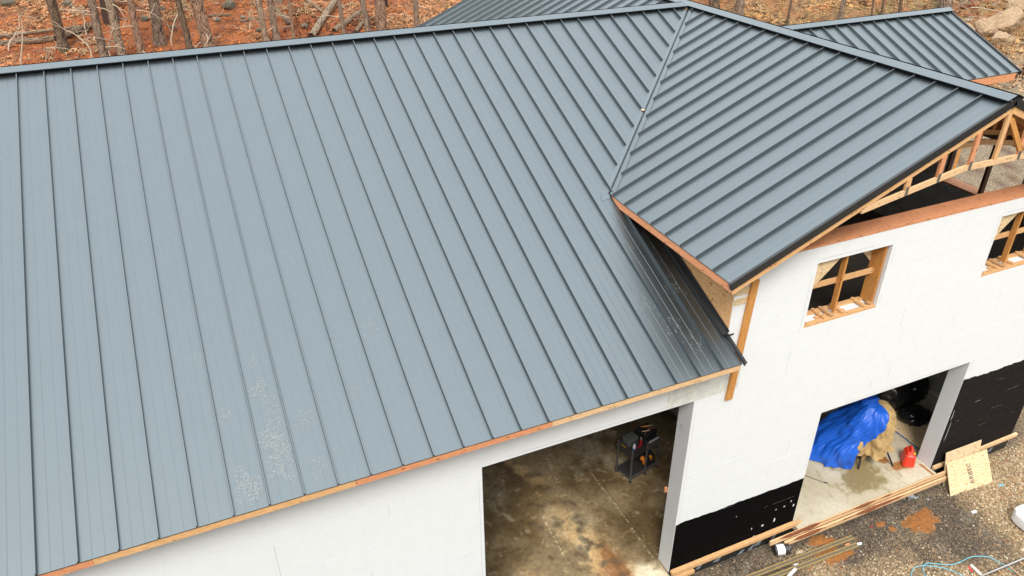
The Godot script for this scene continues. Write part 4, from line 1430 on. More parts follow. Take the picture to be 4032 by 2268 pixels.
	mbx.tube([dk - ax * 0.02 - az * 0.16 + Vector3(0, 0.27, 0), dk + ax * 0.03 - az * 0.16 + Vector3(0, 0.21, 0), dk + ax * 0.0 - az * 0.16 + Vector3(0, 0.17, 0)], [0.03, 0.028, 0.02], 8)
	part(db, "drill_grip", mbx, M.orange)
	var bk := MB.new()
	bk.box(Vector3(8.85, 1.76, -0.385), Vector3(8.90, 1.86, -0.348))
	solo("wood_block", bk, M.wood_red, Vector3(8.84, 1.72, -0.36), "short reddish timber block fixed behind the garage jamb", "wood block")

func cloth(center: Vector3, a0: float, a0b: float, a1: float, nth: int, heights: Callable, bottom: Callable, folds: float, sd: int, grow: float) -> MB:
	# hanging sheet: from a rounded top outwards and down, with folds that deepen towards the hem
	var f := FastNoiseLite.new()
	f.seed = sd
	f.frequency = 0.9
	var rows := []
	var nr := 34
	for i in nr:
		var s := float(i) / (nr - 1)
		var row := PackedVector3Array()
		for j in nth + 1:
			var an := lerpf(lerpf(a0, a0b, smoothstep(0.2, 0.85, s)), a1, float(j) / nth)
			var b: Array = bottom.call(an)   # [radius at hem, y at hem]
			var rt := 0.30 if sd != 4 else 0.34
			var yt: float = heights.call(an)
			var rad := 0.0
			var y := 0.0
			if s < 0.3:
				rad = rt * s / 0.3
				y = yt - 0.06 * pow(s / 0.3, 2.0)
			else:
				var q := (s - 0.3) / 0.7
				rad = lerpf(rt, b[0], pow(q, grow if b.size() < 3 else b[2]))
				y = lerpf(yt - 0.06, b[1], q)
				var amp := folds * q
				rad += amp * (sin(an * 7.0 + 1.3 * sin(an * 2.0 + sd)) * 0.6 + f.get_noise_2d(an * 3.0, s * 2.0) * 1.2)
				y += amp * 0.25 * f.get_noise_2d(an * 4.0 + 30, s * 2.0)
			var p := center + Vector3(cos(an) * rad, y, sin(an) * rad)
			p += Vector3(cos(an), 0.0, sin(an)) * 0.19 * (absf(f.get_noise_2d(an * 1.1 + s * 1.6, s * 1.6 - an * 0.5)) + 0.2 * absf(f.get_noise_2d(an * 4.0 - s * 5.0, s * 6.0 + an * 2.0)) - 0.25) * minf(1.0, s * 2.0)
			p += Vector3(f.get_noise_2d(an * 9, s * 8), f.get_noise_2d(an * 9 + 50, s * 8), f.get_noise_2d(an * 9 + 90, s * 8)) * 0.025
			p.y = maxf(p.y, 0.012 + 0.01 * (0.5 + 0.5 * sin(an * 11.0)))
			row.append(p)
		rows.append(row)
	var mb := MB.new()
	mb.grid(rows, Vector2(3, 2))
	return mb

func make_garage_things() -> void:
	var c := Vector3(14.60, 0, -0.95)
	# the saw stand under the sheets: only its legs and lower panels show
	var o := thing("saw_stand", c, "folding stand with splayed black legs under blue and tan sheets", "stand")
	for q in [[Vector3(14.154, 0.0, -0.60), Vector3(14.42, 0.62, -0.85)], [Vector3(14.91, 0.0, -0.366), Vector3(14.78, 0.62, -0.80)], [Vector3(14.25, 0.0, -1.45), Vector3(14.34, 0.62, -1.2)], [Vector3(14.95, 0.0, -1.40), Vector3(14.82, 0.62, -1.2)]]:
		var mb := MB.new()
		mb.tube([q[0], q[1]], [0.02, 0.02], 8)
		part(o, "leg", mb, M.rubber)
	var tm := MB.new()
	tm.box(Vector3(14.42, 0.60, -1.12), Vector3(14.80, 0.95, -0.78))
	part(o, "table_body", tm, M.steel_dark)
	for q in [[Vector3(14.38, 0.02, -0.80), Vector3(14.52, 0.30, -0.76)], [Vector3(14.68, 0.02, -0.72), Vector3(14.86, 0.26, -0.70)]]:
		var mb := MB.new()
		mb.box(q[0], q[1])
		part(o, "brown_panel", mb, M.wood_brown)
	var top := func(an: float) -> float: return 1.50 + 0.06 * cos(an * 2.0)
	# blue sheet: long tail to the back and west, hem up at the front
	var bb := func(an: float) -> Array:
		var d := fposmod(an, TAU)
		var tail := exp(-pow((d - 3.75) / 0.7, 2.0))
		var front := exp(-pow((d - 2.35) / 0.35, 2.0))
		return [0.66 + 0.82 * tail + 0.03 * front, 0.04 + 0.10 * exp(-pow((d - 1.9) / 0.3, 2.0)), 0.5 + 0.7 * tail]
	solo("blue_tarp", cloth(c, 1.55, 2.65, 5.4, 140, top, bb, 0.12, 4, 1.15), M.tarp_blue, c, "wrinkled blue plastic tarpaulin draped over the saw stand", "tarpaulin")
	var cb := func(an: float) -> Array:
		return [0.50 + 0.05 * sin(an * 5.0), 0.36 + 0.14 * exp(-pow((an - 1.25) / 0.16, 2.0)) - 0.10 * exp(-pow((an - 1.9) / 0.3, 2.0)) - 0.08 * exp(-pow((an - 0.5) / 0.3, 2.0))]
	var ctop := func(an: float) -> float: return 1.40
	solo("canvas_sheet", cloth(c, -0.9, -0.9, 2.7, 90, ctop, cb, 0.08, 9, 0.45), M.canvas, c, "tan canvas sheet hanging over the front of the saw stand", "sheet")
	# fuel can
	var g := Vector3(15.27, 0, -0.33)
	var gc := thing("fuel_can", g, "red plastic fuel can on the floor by the jamb", "fuel can")
	var tilt := Basis(Vector3.UP, 0.9)
	var mb := MB.new()
	rbox(mb, Transform3D(tilt, g + Vector3(0, 0.16, 0)), 0.185, 0.16, 0.125, 0.80, 0.035)
	part(gc, "body", mb, M.jug_red)
	mb = MB.new()
	rbox(mb, Transform3D(tilt, g + Vector3(0, 0.345, 0)), 0.14, 0.026, 0.09, 0.75, 0.018)
	part(gc, "shoulder", mb, M.jug_red)
	mb = MB.new()
	var hb := []
	for q in [[-0.10, 0.35], [-0.07, 0.43], [0.05, 0.44], [0.11, 0.36]]:
		hb.append(g + tilt * Vector3(q[0], q[1], 0))
	mb.tube(hb, [0.024, 0.022, 0.022, 0.024], 8)
	part(gc, "handle", mb, M.jug_red)
	mb = MB.new()
	lathe(mb, g + tilt * Vector3(-0.11, 0.36, 0.05), Vector3(0, 1, 0), [[0.026, 0.0], [0.026, 0.035], [0.0, 0.037]])
	part(gc, "cap", mb, M.yellow)
	# sheet of board on the floor and sacks of rubbish on it
	var fo := MB.new()
	fo.box(Vector3(15.86, 0.002, -2.2), Vector3(17.15, 0.016, -0.58))
	for i in fo.v.size(): fo.t[i] = Vector2(fo.v[i].x, fo.v[i].z)
	solo("floor_board", fo, M.osb, Vector3(16.5, 0, -1.4), "strand board sheet lying on the floor under black sacks", "board")
	var tape := MB.new()
	tape.tube([Vector3(15.83, 0.012, -1.3), Vector3(15.845, 0.012, -0.9), Vector3(15.84, 0.012, -0.45)], [0.014, 0.014, 0.014], 6)
	solo("blue_pipe", tape, mat("pipe_blue", lc(0.03, 0.10, 0.28), 0.5), Vector3(15.84, 0, -0.9), "thin dark blue pipe along the floor board edge", "pipe")
	for q in [[Vector3(16.55, 0.016, -1.30), 0.36, 0.34, 3, "black rubbish sack slumped at the front edge of the floor board"], [Vector3(16.35, 0.016, -1.95), 0.48, 0.95, 7, "tall bulging black rubbish sack behind the slumped one"], [Vector3(17.05, 0.016, -1.95), 0.42, 0.75, 12, "black rubbish sack against the inner east wall"]]:
		var f := FastNoiseLite.new()
		f.seed = q[3]
		f.frequency = 1.0
		var rows := []
		for i in 29:
			var th := PI * i / 28.0
			var row := PackedVector3Array()
			for j in 45:
				var ph := TAU * (j % 44) / 44.0
				var d := Vector3(sin(th) * cos(ph), cos(th), sin(th) * sin(ph))
				var k := 1.0 + 0.22 * f.get_noise_3dv(d * 1.6) + 0.14 * absf(f.get_noise_3dv(d * 4.5)) + 0.05 * f.get_noise_3dv(d * 11.0)
				var pp := Vector3(d.x * q[1], d.y * q[2] * 0.5, d.z * q[1] * 0.85) * k
				pp.y = maxf(pp.y, -q[2] * 0.42) + q[2] * 0.42
				row.append(q[0] + pp)
			rows.append(row)
		var sb := MB.new()
		sb.grid(rows)
		solo("rubbish_sack", sb, M.bag_black, q[0], q[4], "rubbish sack", "black rubbish sacks in the garage")
	# cable on the floor
	var cbm := MB.new()
	cbm.tube([Vector3(12.75, 0.006, -1.15), Vector3(12.97, 0.006, -0.90), Vector3(13.10, 0.006, -0.72), Vector3(13.2, 0.006, -0.58)], [0.007, 0.007, 0.007, 0.007], 6)
	cbm.tube([Vector3(13.19, 0.012, -0.59), Vector3(13.24, 0.012, -0.54)], [0.013, 0.013], 8)
	solo("black_cable", cbm, M.cord_black, Vector3(13.0, 0, -0.85), "black cable end lying on the pale concrete floor", "cable")

func leaning_sheet(called: String, bl: Vector3, br: Vector3, tr: Vector3, tl: Vector3, th: float, m: Material, label: String, group: String) -> MeshInstance3D:
	var n := (tr - bl).cross(tl - br).normalized() * th
	var mb := MB.new()
	var w := (br - bl).length()
	var h := (tl - bl).length()
	mb.quad(bl, tl, tr, br, Vector2(0, 0), Vector2(0, h), Vector2(w, h), Vector2(w, 0))
	mb.quad(br - n, tr - n, tl - n, bl - n, Vector2(w, 0), Vector2(w, h), Vector2(0, h), Vector2(0, 0))
	for e in [[bl, br], [br, tr], [tr, tl], [tl, bl]]:
		mb.quad(e[0], e[1], e[1] - n, e[0] - n)
	return solo(called, mb, m, bl, label, "board", group)

func make_yard_things() -> void:
	# two cut sheets leaning on the wall foot
	var gy := func(x: float, z: float) -> float: return ground_y(x, z)
	var bl := Vector3(15.70, gy.call(15.70, 0.56) + 0.005, 0.56)
	var br := Vector3(16.88, gy.call(16.88, 0.64) + 0.005, 0.64)
	var tl := Vector3(15.82, 0.20, 0.165)
	var tr := bl + (br - bl) * 0.963 + (tl - bl) * 1.036
	var tl2 := Vector3(15.80, 0.44, 0.095)
	var tr2 := Vector3(16.90, 0.40, 0.085)
	leaning_sheet("strand_board", bl + Vector3(0.10, 0, -0.27), br + Vector3(-0.16, 0, -0.31), tr2, tl2, 0.012, M.osb, "bare strand board sheet behind the lettered one against the wall", "strand boards leaning on the wall")
	var ob := leaning_sheet("strand_board", bl, br, tr, tl, 0.014, M.osb, "strand board sheet with dark ARBEC lettering leaning on the wall", "strand boards leaning on the wall")
	var tx := TextMesh.new()
	var fo := SystemFont.new()
	fo.font_names = PackedStringArray(["Droid Sans"])
	fo.font_weight = 700
	tx.font = fo
	tx.text = "ARBEC"
	tx.font_size = 32
	tx.pixel_size = 0.0046
	tx.depth = 0.002
	tx.material = mat("stamp", lc(0.16, 0.12, 0.085), 0.9)
	var to := MeshInstance3D.new()
	to.name = "lettering"
	to.mesh = tx
	ob.add_child(to, true)
	var ex := (br - bl).normalized()
	var ey := ((tl + tr) - (bl + br)).normalized()
	ey = (ey - ex * ey.dot(ex)).normalized()
	var ez := ex.cross(ey)
	# lettering runs up the sheet
	to.transform = Transform3D(Basis(ey, -ex, ez), (bl + br + tl + tr) * 0.25 + ex * 0.02 - ey * 0.02 + ez * 0.004 - ob.position)
	# timbers of the slab edge form, rust-washed
	for q in [[Vector3(11.12, -0.06, 0.190), Vector3(15.86, -0.05, 0.205), 0.04, 0.11, "pale", "pale form board along the open garage slab edge"], [Vector3(11.45, -0.165, 0.25), Vector3(15.98, -0.155, 0.265), 0.05, 0.10, "pale", "rust stained lower form board along the garage slab edge"]]:
		var mb := MB.new()
		mb.bar(q[0], q[1], q[2], q[3], Vector3.UP, Vector2(0.2, 0.4))
		var fb := solo("form_board", mb, M["wood_" + q[4]], q[0], q[5], "board", "form boards at the slab edge")
		# spilled rust and dirt crust on the board
		var cr := MB.new()
		var rows := [PackedVector3Array(), PackedVector3Array(), PackedVector3Array()]
		for i in 121:
			var f := lerpf(0.04, 0.93, i / 120.0)
			var p: Vector3 = q[0].lerp(q[1], f)
			var kk := clampf(0.22 + 1.8 * nz.get_noise_2d(p.x * 17.0, q[2] * 900.0) + 0.5 * nz.get_noise_2d(p.x * 90.0, 4.0), 0.02, 1.0) * minf(1.0, minf(i, 120 - i) / 8.0)
			rows[0].append(p + Vector3(0, q[3] * 0.5 - 0.005 - q[3] * 0.92 * kk, q[2] * 0.5 + 0.0025))
			rows[1].append(p + Vector3(0, q[3] * 0.5 + 0.003, q[2] * 0.5 + 0.003))
			rows[2].append(p + Vector3(0, q[3] * 0.5 + 0.0025, q[2] * 0.5 - q[2] * 0.9 * kk))
		cr.grid(rows)
		part(fb, "rust_crust", cr, M.ferrous)
	var ch := MB.new()
	ch.bar(Vector3(11.90, 0.012, 0.05), Vector3(12.02, 0.012, 0.02), 0.06, 0.022)
	solo("timber_offcut", ch, M.wood_tan, Vector3(11.95, 0, 0.04), "small timber offcut on the slab corner by the pier", "offcut")
	# two long channels on the ground
	for q in [[Vector3(9.6, 0, 0.50), Vector3(12.92, 0, 0.585), "rusty yellow steel channel lying on the gravel nearer the pier"], [Vector3(9.9, 0, 0.66), Vector3(12.86, 0, 0.765), "rusty yellow steel channel lying on the gravel with a white painted end"]]:
		var a: Vector3 = q[0]
		var b: Vector3 = q[1]
		a.y = gy.call(a.x, a.z) + 0.055
		b.y = gy.call(b.x, b.z) + 0.05
		var mid := (a + b) * 0.5
		var lift: float = maxf(0.0, gy.call(mid.x, mid.z) + 0.02 - mid.y)
		a.y += lift
		b.y += lift
		var t := thing("steel_channel", a, q[2], "channel", "steel channels on the ground")
		var mb := MB.new()
		mb.bar(a, b, 0.075, 0.006)
		part(t, "web_plate", mb, M.channel_web)
		for s in [-1.0, 1.0]:
			var off := Vector3(0, 0.014, 0.036 * s)
			mb = MB.new()
			mb.bar(a + off, b + off, 0.020, 0.032, Vector3.UP, Vector2(0.2, 0.3))
			part(t, "flange", mb, M.channel_edge)
	var we := MB.new()
	we.bar(Vector3(10.95, gy.call(10.95, 0.83) + 0.07, 0.86), Vector3(11.33, gy.call(11.3, 0.75) + 0.085, 0.735), 0.05, 0.05)
	solo("painted_stake", we, M.paper, Vector3(11.1, -0.4, 0.8), "short white painted stake lying across the steel channel", "stake")
	# paint pail on its side
	var pp := Vector3(11.22, gy.call(11.3, 0.25) + 0.10, 0.24)
	var pd := Vector3(0.86, 0.05, 0.28).normalized()
	var pl := thing("paint_pail", Vector3(11.3, gy.call(11.3, 0.25), 0.25), "white labelled paint pail lying on its side by the pier", "pail")
	var pmb := MB.new()
	lathe(pmb, pp, pd, [[0.0, 0.0], [0.095, 0.0], [0.10, 0.01], [0.105, 0.27], [0.112, 0.275], [0.112, 0.29], [0.10, 0.29], [0.095, 0.03], [0.0, 0.03]], 20)
	part(pl, "bucket", pmb, M.steel_dark)
	pmb = MB.new()
	lathe(pmb, pp, pd, [[0.1045, 0.04], [0.1075, 0.19]], 20)
	part(pl, "label_wrap", pmb, M.white_plastic)
	pmb = MB.new()
	var hp := []
	var hr := []
	for i in 11:
		var an := PI * i / 10.0
		hp.append(pp + pd * (0.28 + 0.11 * sin(an)) + Vector3(0.28, 0, -0.86).normalized() * 0.11 * cos(an) + Vector3(0, -0.05 * sin(an), 0))
		hr.append(0.004)
	pmb.tube(hp, hr, 5)
	part(pl, "wire_handle", pmb, M.chrome)
	# hoses
	var hl := [[13.22, 1.80], [13.32, 1.674], [13.5, 1.60], [13.68, 1.63], [13.807, 1.687], [14.023, 1.837], [14.166, 2.046], [14.25, 2.3]]
	var h2 := [[13.50, 2.0], [13.552, 1.775], [13.66, 1.65], [13.80, 1.615], [13.95, 1.69], [14.199, 1.822], [14.45, 1.85], [14.70, 1.85], [14.87, 1.90], [15.035, 2.0], [15.12, 2.22], [15.164, 2.485], [15.2, 2.8]]
	for q in [[hl, "pale blue hose curving across the gravel to the ladder"], [h2, "pale blue hose looping in a long double bend on the gravel"]]:
		var cu := Curve3D.new()
		var pts: Array = q[0]
		for i in pts.size():
			var pr: Array = pts[maxi(i - 1, 0)]
			var nx: Array = pts[mini(i + 1, pts.size() - 1)]
			var tg := Vector3(nx[0] - pr[0], 0, nx[1] - pr[1]) / 6.0
			cu.add_point(Vector3(pts[i][0], gy.call(pts[i][0], pts[i][1]) + 0.018, pts[i][1]), -tg, tg)
		var bp := cu.tessellate(4, 3)
		var arr := []
		var rr := []
		for p in bp:
			arr.append(p)
			rr.append(0.0095)
		var mb := MB.new()
		mb.tube(arr, rr, 8)
		solo("air_hose", mb, M.hose, arr[0], q[1], "hose", "pale blue hoses")
	# ladder lying at the edge of the yard
	var la := Vector3(14.45, gy.call(14.6, 2.3) + 0.05, 2.27)
	var lb := Vector3(17.6, gy.call(16.2, 2.3) + 0.07, 2.42)
	var ld := (lb - la).normalized()
	var lz := Vector3(-ld.z, 0, ld.x)
	var lt := thing("ladder", la, "grey metal ladder lying flat on the gravel beside the hoses", "ladder")
	for s in [0.0, 0.40]:
		var mb := MB.new()
		mb.bar(la + lz * s, lb + lz * s, 0.028, 0.06)
		part(lt, "rail", mb, M.alu)
	for i in 11:
		var mb := MB.new()
		var c := la + ld * (0.14 + 0.28 * i)
		mb.tube([c, c + lz * 0.40], [0.013, 0.013], 8)
		part(lt, "rung", mb, M.wood_brown)
	var rk := MB.new()
	rk.bar(Vector3(14.53, gy.call(14.53, 2.0) + 0.03, 1.99), Vector3(14.50, gy.call(14.5, 2.2) + 0.03, 2.28), 0.045, 0.03)
	solo("white_batten", rk, M.paper, Vector3(14.52, -0.4, 2.1), "white painted batten lying between hose and ladder", "batten")
	var rk2 := MB.new()
	rk2.bar(Vector3(14.465, gy.call(14.46, 2.0) + 0.02, 1.99), Vector3(14.43, gy.call(14.43, 2.1) + 0.02, 2.11), 0.03, 0.02)
	solo("red_offcut", rk2, M.paint_red, Vector3(14.45, -0.4, 2.05), "small red offcut beside the white batten", "offcut")
	# wrapped bundle at the yard edge
	var bc := Vector3(16.56, gy.call(16.5, 1.75), 1.82)
	var wb := thing("wrapped_bundle", bc, "white wrapped bundle with cardboard face standing on the gravel", "bundle")
	var rows := []
	var f := FastNoiseLite.new()
	f.seed = 3
	f.frequency = 1.2
	for i in 21:
		var th := PI * i / 20.0
		var row := PackedVector3Array()
		for j in 33:
			var ph := TAU * (j % 32) / 32.0
			var d := Vector3(sin(th) * cos(ph), cos(th), sin(th) * sin(ph))
			var e := Vector3(signf(d.x) * pow(absf(d.x), 0.55), signf(d.y) * pow(absf(d.y), 0.5), signf(d.z) * pow(absf(d.z), 0.55))
			var k := 1.0 + 0.10 * f.get_noise_3dv(d * 3.0) + 0.05 * f.get_noise_3dv(d * 9.0)
			row.append(bc + Vector3(0, 0.17, 0) + Vector3(e.x * 0.40, e.y * 0.19, e.z * 0.36) * k)
		rows.append(row)
	var wm := MB.new()
	wm.grid(rows)
	part(wb, "white_wrapping", wm, M.white_plastic)
	wm = MB.new()
	rbox(wm, Transform3D(Basis(Vector3.UP, 0.35), bc + Vector3(-0.02, 0.30, 0.04)), 0.27, 0.055, 0.21, 0.96, 0.04)
	part(wb, "cardboard_face", wm, M.paper)
	wm = MB.new()
	rbox(wm, Transform3D(Basis(Vector3.UP, 0.35), bc + Vector3(0.02, 0.345, -0.03)), 0.20, 0.016, 0.12, 0.97, 0.01)
	part(wb, "cardboard_flap", wm, M.cardboard)
	# orange clay spilled on the gravel
	var nn := FastNoiseLite.new()
	nn.seed = 17
	nn.frequency = 1.3
	nn.fractal_octaves = 4
	var idx := 0
	var claylab := ["large ragged patch of orange clay on the gravel", "small dab of orange clay near the slab edge", "thin smear of orange clay beside the small dab", "orange clay patch under the steel channels", "orange clay smear at the ends of the steel channels"]
	for q in [[14.60, 0.80, 0.40, 0.30], [13.75, 0.52, 0.11, 0.08], [13.88, 0.70, 0.07, 0.10], [12.25, 0.72, 0.42, 0.22], [12.30, 0.36, 0.30, 0.13]]:
		var mb := MB.new()
		var rws := []
		for i in 13:
			var row := PackedVector3Array()
			for j in 49:
				var an := TAU * (j % 48) / 48.0
				var e := 1.0 + 0.55 * nn.get_noise_2d(cos(an) * 0.8 + q[0], sin(an) * 0.8 + q[1]) + 0.22 * nn.get_noise_2d(cos(an) * 2.6 + q[0], sin(an) * 2.6) + 0.14 * sin(an * 2.0 + q[0])
				var s := i / 12.0
				var x: float = q[0] + cos(an) * q[2] * e * s
				var z: float = q[1] + sin(an) * q[3] * e * s
				var y: float = gy.call(x, z) + (0.022 * (1.0 - s * s) - 0.006 * s) + 0.010 * nn.get_noise_2d(x * 9, z * 9) * (1.0 - s)
				row.append(Vector3(x, y + 0.004, z))
			rws.append(row)
		rws.reverse()
		mb.grid(rws)
		solo("clay_patch", mb, M.clay, Vector3(q[0], gy.call(q[0], q[1]), q[1]), claylab[idx], "clay patch", "orange clay on the ground")
		idx += 1
	# broken concrete and scraps
	var r := RandomNumberGenerator.new()
	r.seed = 99
	for k in 9:
		var sm := stone_mesh(200 + k, 4, 6)
		var pos := Vector3(14.93 + r.randfn(0, 0.16), 0, 0.24 + r.randfn(0, 0.07))
		pos.y = gy.call(pos.x, pos.z)
		var s := r.randf_range(0.05, 0.09) if k > 1 else 0.17
		sm.v = Transform3D(Basis.from_euler(Vector3(r.randf(), r.randf() * 6, r.randf())).scaled(Vector3(s, s * 0.7, s)), pos + Vector3(0, s * 0.15, 0)) * sm.v
		var m2 := MB.new()
		for i in range(0, sm.v.size(), 3): m2.tri(sm.v[i], sm.v[i + 1], sm.v[i + 2])
		solo("concrete_lump", m2, M.rubble, pos, "large grey lump of broken concrete near the slab edge" if k < 2 else "small grey crumb of broken concrete beside the large lumps", "rubble", "broken concrete by the slab edge")
	for q in [[12.95, 0.74, 0.045, "foam", "small white foam scrap by the channel ends"], [16.95, 0.78, 0.05, "hose", "pale blue plastic scrap on the gravel"], [15.75, 1.08, 0.05, "foam", "crumpled white scrap in the middle of the gravel"], [11.72, 0.42, 0.07, "wood_grey", "broken grey board scrap beside the paint pail"], [11.45, 0.62, 0.04, "foam", "white stone-like scrap between pail and channel"], [13.52, 0.5, 0.02, "paint_red", "tiny red plastic scrap on dark gravel"], [12.62, 0.52, 0.035, "wood_red", "red brick chip near the channel ends"], [12.72, 0.66, 0.05, "wood_red", "reddish timber splinter between the steel channels"]]:
		var mb := MB.new()
		var y: float = gy.call(q[0], q[1]) + 0.012
		var s: float = q[2]
		mb.block(Vector3(q[0], y, q[1]), Vector3(s, s * 0.2, s * 0.3), Vector3(-s * 0.05, s * 0.22, 0), Vector3(-s * 0.3, 0, s * 0.5))
		mb.tri(Vector3(q[0] - s, y + 0.01, q[1]), Vector3(q[0], y + s * 0.6, q[1] - s * 0.4), Vector3(q[0] + s * 0.7, y + 0.012, q[1] + s * 0.6))
		solo("scrap", mb, M[q[3]], Vector3(q[0], y, q[1]), q[4], "scrap")

# ------------------------------------------------------------------ hillside
func make_crown() -> ArrayMesh:
	var r := RandomNumberGenerator.new()
	r.seed = 8
	var mb := MB.new()
	for k in 46:
		var y := 11.0 + k * 0.24
		var L := lerpf(2.6, 0.5, (y - 11.0) / 11.0) * r.randf_range(0.7, 1.1)
		var an := r.randf() * TAU
		var d := Vector3(cos(an), -0.05 + 0.2 * r.randf(), sin(an))
		for s in 7:
			var f := 0.35 + 0.65 * s / 6.0
			var p := Vector3(0, y, 0) + d * L * f
			for e in 5:
				var q := Vector3(r.randfn(), r.randfn(), r.randfn()).normalized()
				var t := q.cross(Vector3(r.randfn(), r.randfn(), r.randfn())).normalized()
				mb.quad(p - t * 0.05, p + q * 0.36 - t * 0.04, p + q * 0.36 + t * 0.04, p + t * 0.05)
	return mb.mesh(Vector3.ZERO, M.needle)

func branch_pts(r: RandomNumberGenerator, a: Vector3, d: Vector3, L: float, n: int, droop: float) -> Array:
	var pts := [a]
	var p := a
	var dd := d.normalized()
	for i in n:
		dd = (dd + Vector3(r.randfn(0, 0.22), r.randfn(0, 0.18) - droop, r.randfn(0, 0.22))).normalized()
		p += dd * L / n
		pts.append(p)
	return pts

func taper(n: int, a: float, b: float) -> Array:
	var o := []
	for i in n: o.append(lerpf(a, b, float(i) / (n - 1)))
	return o

func make_trees() -> void:
	var r := RandomNumberGenerator.new()
	r.seed = 1234
	var crown := make_crown()
	# x, y, z, radius, lean x, lean z, bark, dead twigs, label
	var list := [
		[-2.17, 3.84, -32.21, 0.215, 0.037, -0.004, "bark_dark", 2, "dark mossy pine trunk standing before the long fallen log"],
		[-0.51, 3.34, -30.51, 0.180, 0.02, -0.004, "bark_grey", 7, "grey pine trunk with bare twigs at its foot beside the fallen log"],
		[0.22, 3.29, -30.36, 0.191, 0.02, -0.002, "bark_pale", 7, "pale brown pine trunk with several bare side twigs"],
		[0.99, 3.28, -30.31, 0.165, 0.05, -0.004, "bark_red", 6, "reddish pine trunk next to a pale brown one"],
		[1.81, 3.77, -31.97, 0.250, 0.06, -0.002, "bark_grey", 2, "thick grey pine trunk with a pale dead pole against it"],
		[3.02, 3.35, -30.55, 0.141, 0.003, 0.0, "bark_dark", 2, "slim dark pine trunk between two thick ones"],
		[3.85, 3.30, -30.39, 0.285, -0.049, -0.002, "bark_red", 4, "thickest reddish grey pine trunk on the slope"],
		[6.45, 3.35, -30.55, 0.150, -0.051, -0.005, "bark_pale", 6, "pale slim pine trunk leaning beside a brown one"],
		[6.90, 3.35, -30.54, 0.165, 0.013, 0.002, "bark_grey", 5, "brown pine trunk with pale broken side branches"],
		[7.66, 3.32, -30.43, 0.088, 0.04, 0.011, "bark_red", 5, "thin pine stem with stub branches"],
		[10.07, 3.32, -30.44, 0.098, -0.002, 0.0, "bark_grey", 1, "thin grey stem in front of the crossed fallen logs"],
		[11.27, 3.33, -30.45, 0.150, -0.038, -0.009, "bark_grey", 1, "grey brown pine trunk close to a broad reddish one"],
		[11.95, 3.29, -30.32, 0.270, -0.002, 0.0, "bark_red", 2, "broad reddish pine trunk near the rear roof edge"],
		[13.84, 3.41, -30.72, 0.135, -0.006, -0.002, "bark_grey", 1, "grey trunk just behind the rear roof edge"],
		[29.34, 3.39, -26.99, 0.30, -0.08, -0.06, "bark_dark", 1, "dark double pine trunk behind the peak of the roof"],
		[30.51, 3.46, -26.47, 0.235, -0.03, -0.02, "bark_grey", 1, "grey pine trunk right of the dark double one on tan slope"],
		[32.11, 3.17, -24.44, 0.067, -0.029, -0.027, "bark_dark", 0, "thin mossy stem behind the wing ridge"],
		[34.44, 3.26, -23.16, 0.146, -0.046, -0.048, "bark_grey", 0, "straight grey trunk behind the porch roof ridge"],
		[36.10, 3.46, -22.70, 0.055, -0.06, -0.06, "bark_dark", 0, "very thin dark stem behind the porch roof"],
		[36.85, 3.63, -22.79, 0.065, -0.064, -0.073, "bark_dark", 0, "thin dark stem with mossy base behind the porch roof"],
		[37.36, 3.53, -22.07, 0.095, -0.053, -0.063, "bark_dark", 0, "dark leaning stem behind the porch roof"],
		[39.46, 3.70, -21.19, 0.33, -0.05, -0.06, "bark_grey", 3, "broad grey trunk behind the porch roof gable"],
	]
	for q in list:
		var base := Vector3(q[0], ground_y(q[0], q[2]), q[2])
		var o := thing("pine_tree", base, q[8], "tree", "pine trees on the hillside")
		var hgt := 20.0 if q[3] > 0.12 else 13.0
		var lean := Vector3(q[4], 1, q[5])
		var rows := []
		var seg := 22
		var sd := r.randf() * 100.0
		for i in 74:
			var f := i / 73.0
			var y := -0.4 + (7.4 * f / 0.8 if f < 0.8 else 7.4 + (hgt - 7.0) * (f - 0.8) / 0.2)
			var rad: float = q[3] * (1.0 - 0.75 * y / hgt) * (1.0 + 0.28 * exp(-maxf(y, 0.0) / 0.22))
			var ce := base + lean * y + Vector3(nz.get_noise_2d(y * 8.0, sd) * 0.10, 0, nz.get_noise_2d(y * 8.0, sd + 50) * 0.10) * minf(maxf(y, 0.0), 1.0)
			var row := PackedVector3Array()
			for j in seg + 1:
				var an := TAU * (j % seg) / seg
				var k := 1.0 + 0.10 * nz.get_noise_3d(cos(an) * 60.0 + sd * 9, sin(an) * 60.0, y * 22.0) + 0.07 * nz.get_noise_3d(cos(an) * 190.0, sin(an) * 190.0 + sd, y * 60.0)
				row.append(ce + Vector3(cos(an), 0, sin(an)) * rad * k)
			rows.append(row)
		var mb := MB.new()
		mb.grid(rows, Vector2(1, 7.0))
		part(o, "trunk", mb, M[q[6]])
		for k in q[7]:
			var y := r.randf_range(0.3, 3.4)
			var an := r.randf() * TAU
			var d := Vector3(cos(an), r.randf_range(-0.25, 0.35), sin(an) * 0.6)
			var L := r.randf_range(0.4, 1.3)
			var pts := branch_pts(r, base + lean * y + Vector3(d.x, 0, d.z).normalized() * q[3] * 0.7, d, L, 6, 0.03)
			var bm := MB.new()
			bm.tube(pts, taper(7, 0.028, 0.008), 5)
			if L > 0.7:
				var mid: Vector3 = pts[3]
				bm.tube(branch_pts(r, mid, d + Vector3(r.randfn(0, 0.7), 0.5, r.randfn(0, 0.5)), L * 0.4, 4, 0.0), taper(5, 0.018, 0.008), 4)
			part(o, "branch", bm, M.twig_pale if r.randf() < 0.7 else M.twig_grey)
		if q[3] > 0.12:
			var cr := MeshInstance3D.new()
			cr.name = "crown"
			cr.mesh = crown
			o.add_child(cr, true)
			cr.rotation.y = r.randf() * TAU
			cr.position = Vector3(q[4], 0, q[5]) * 15.0
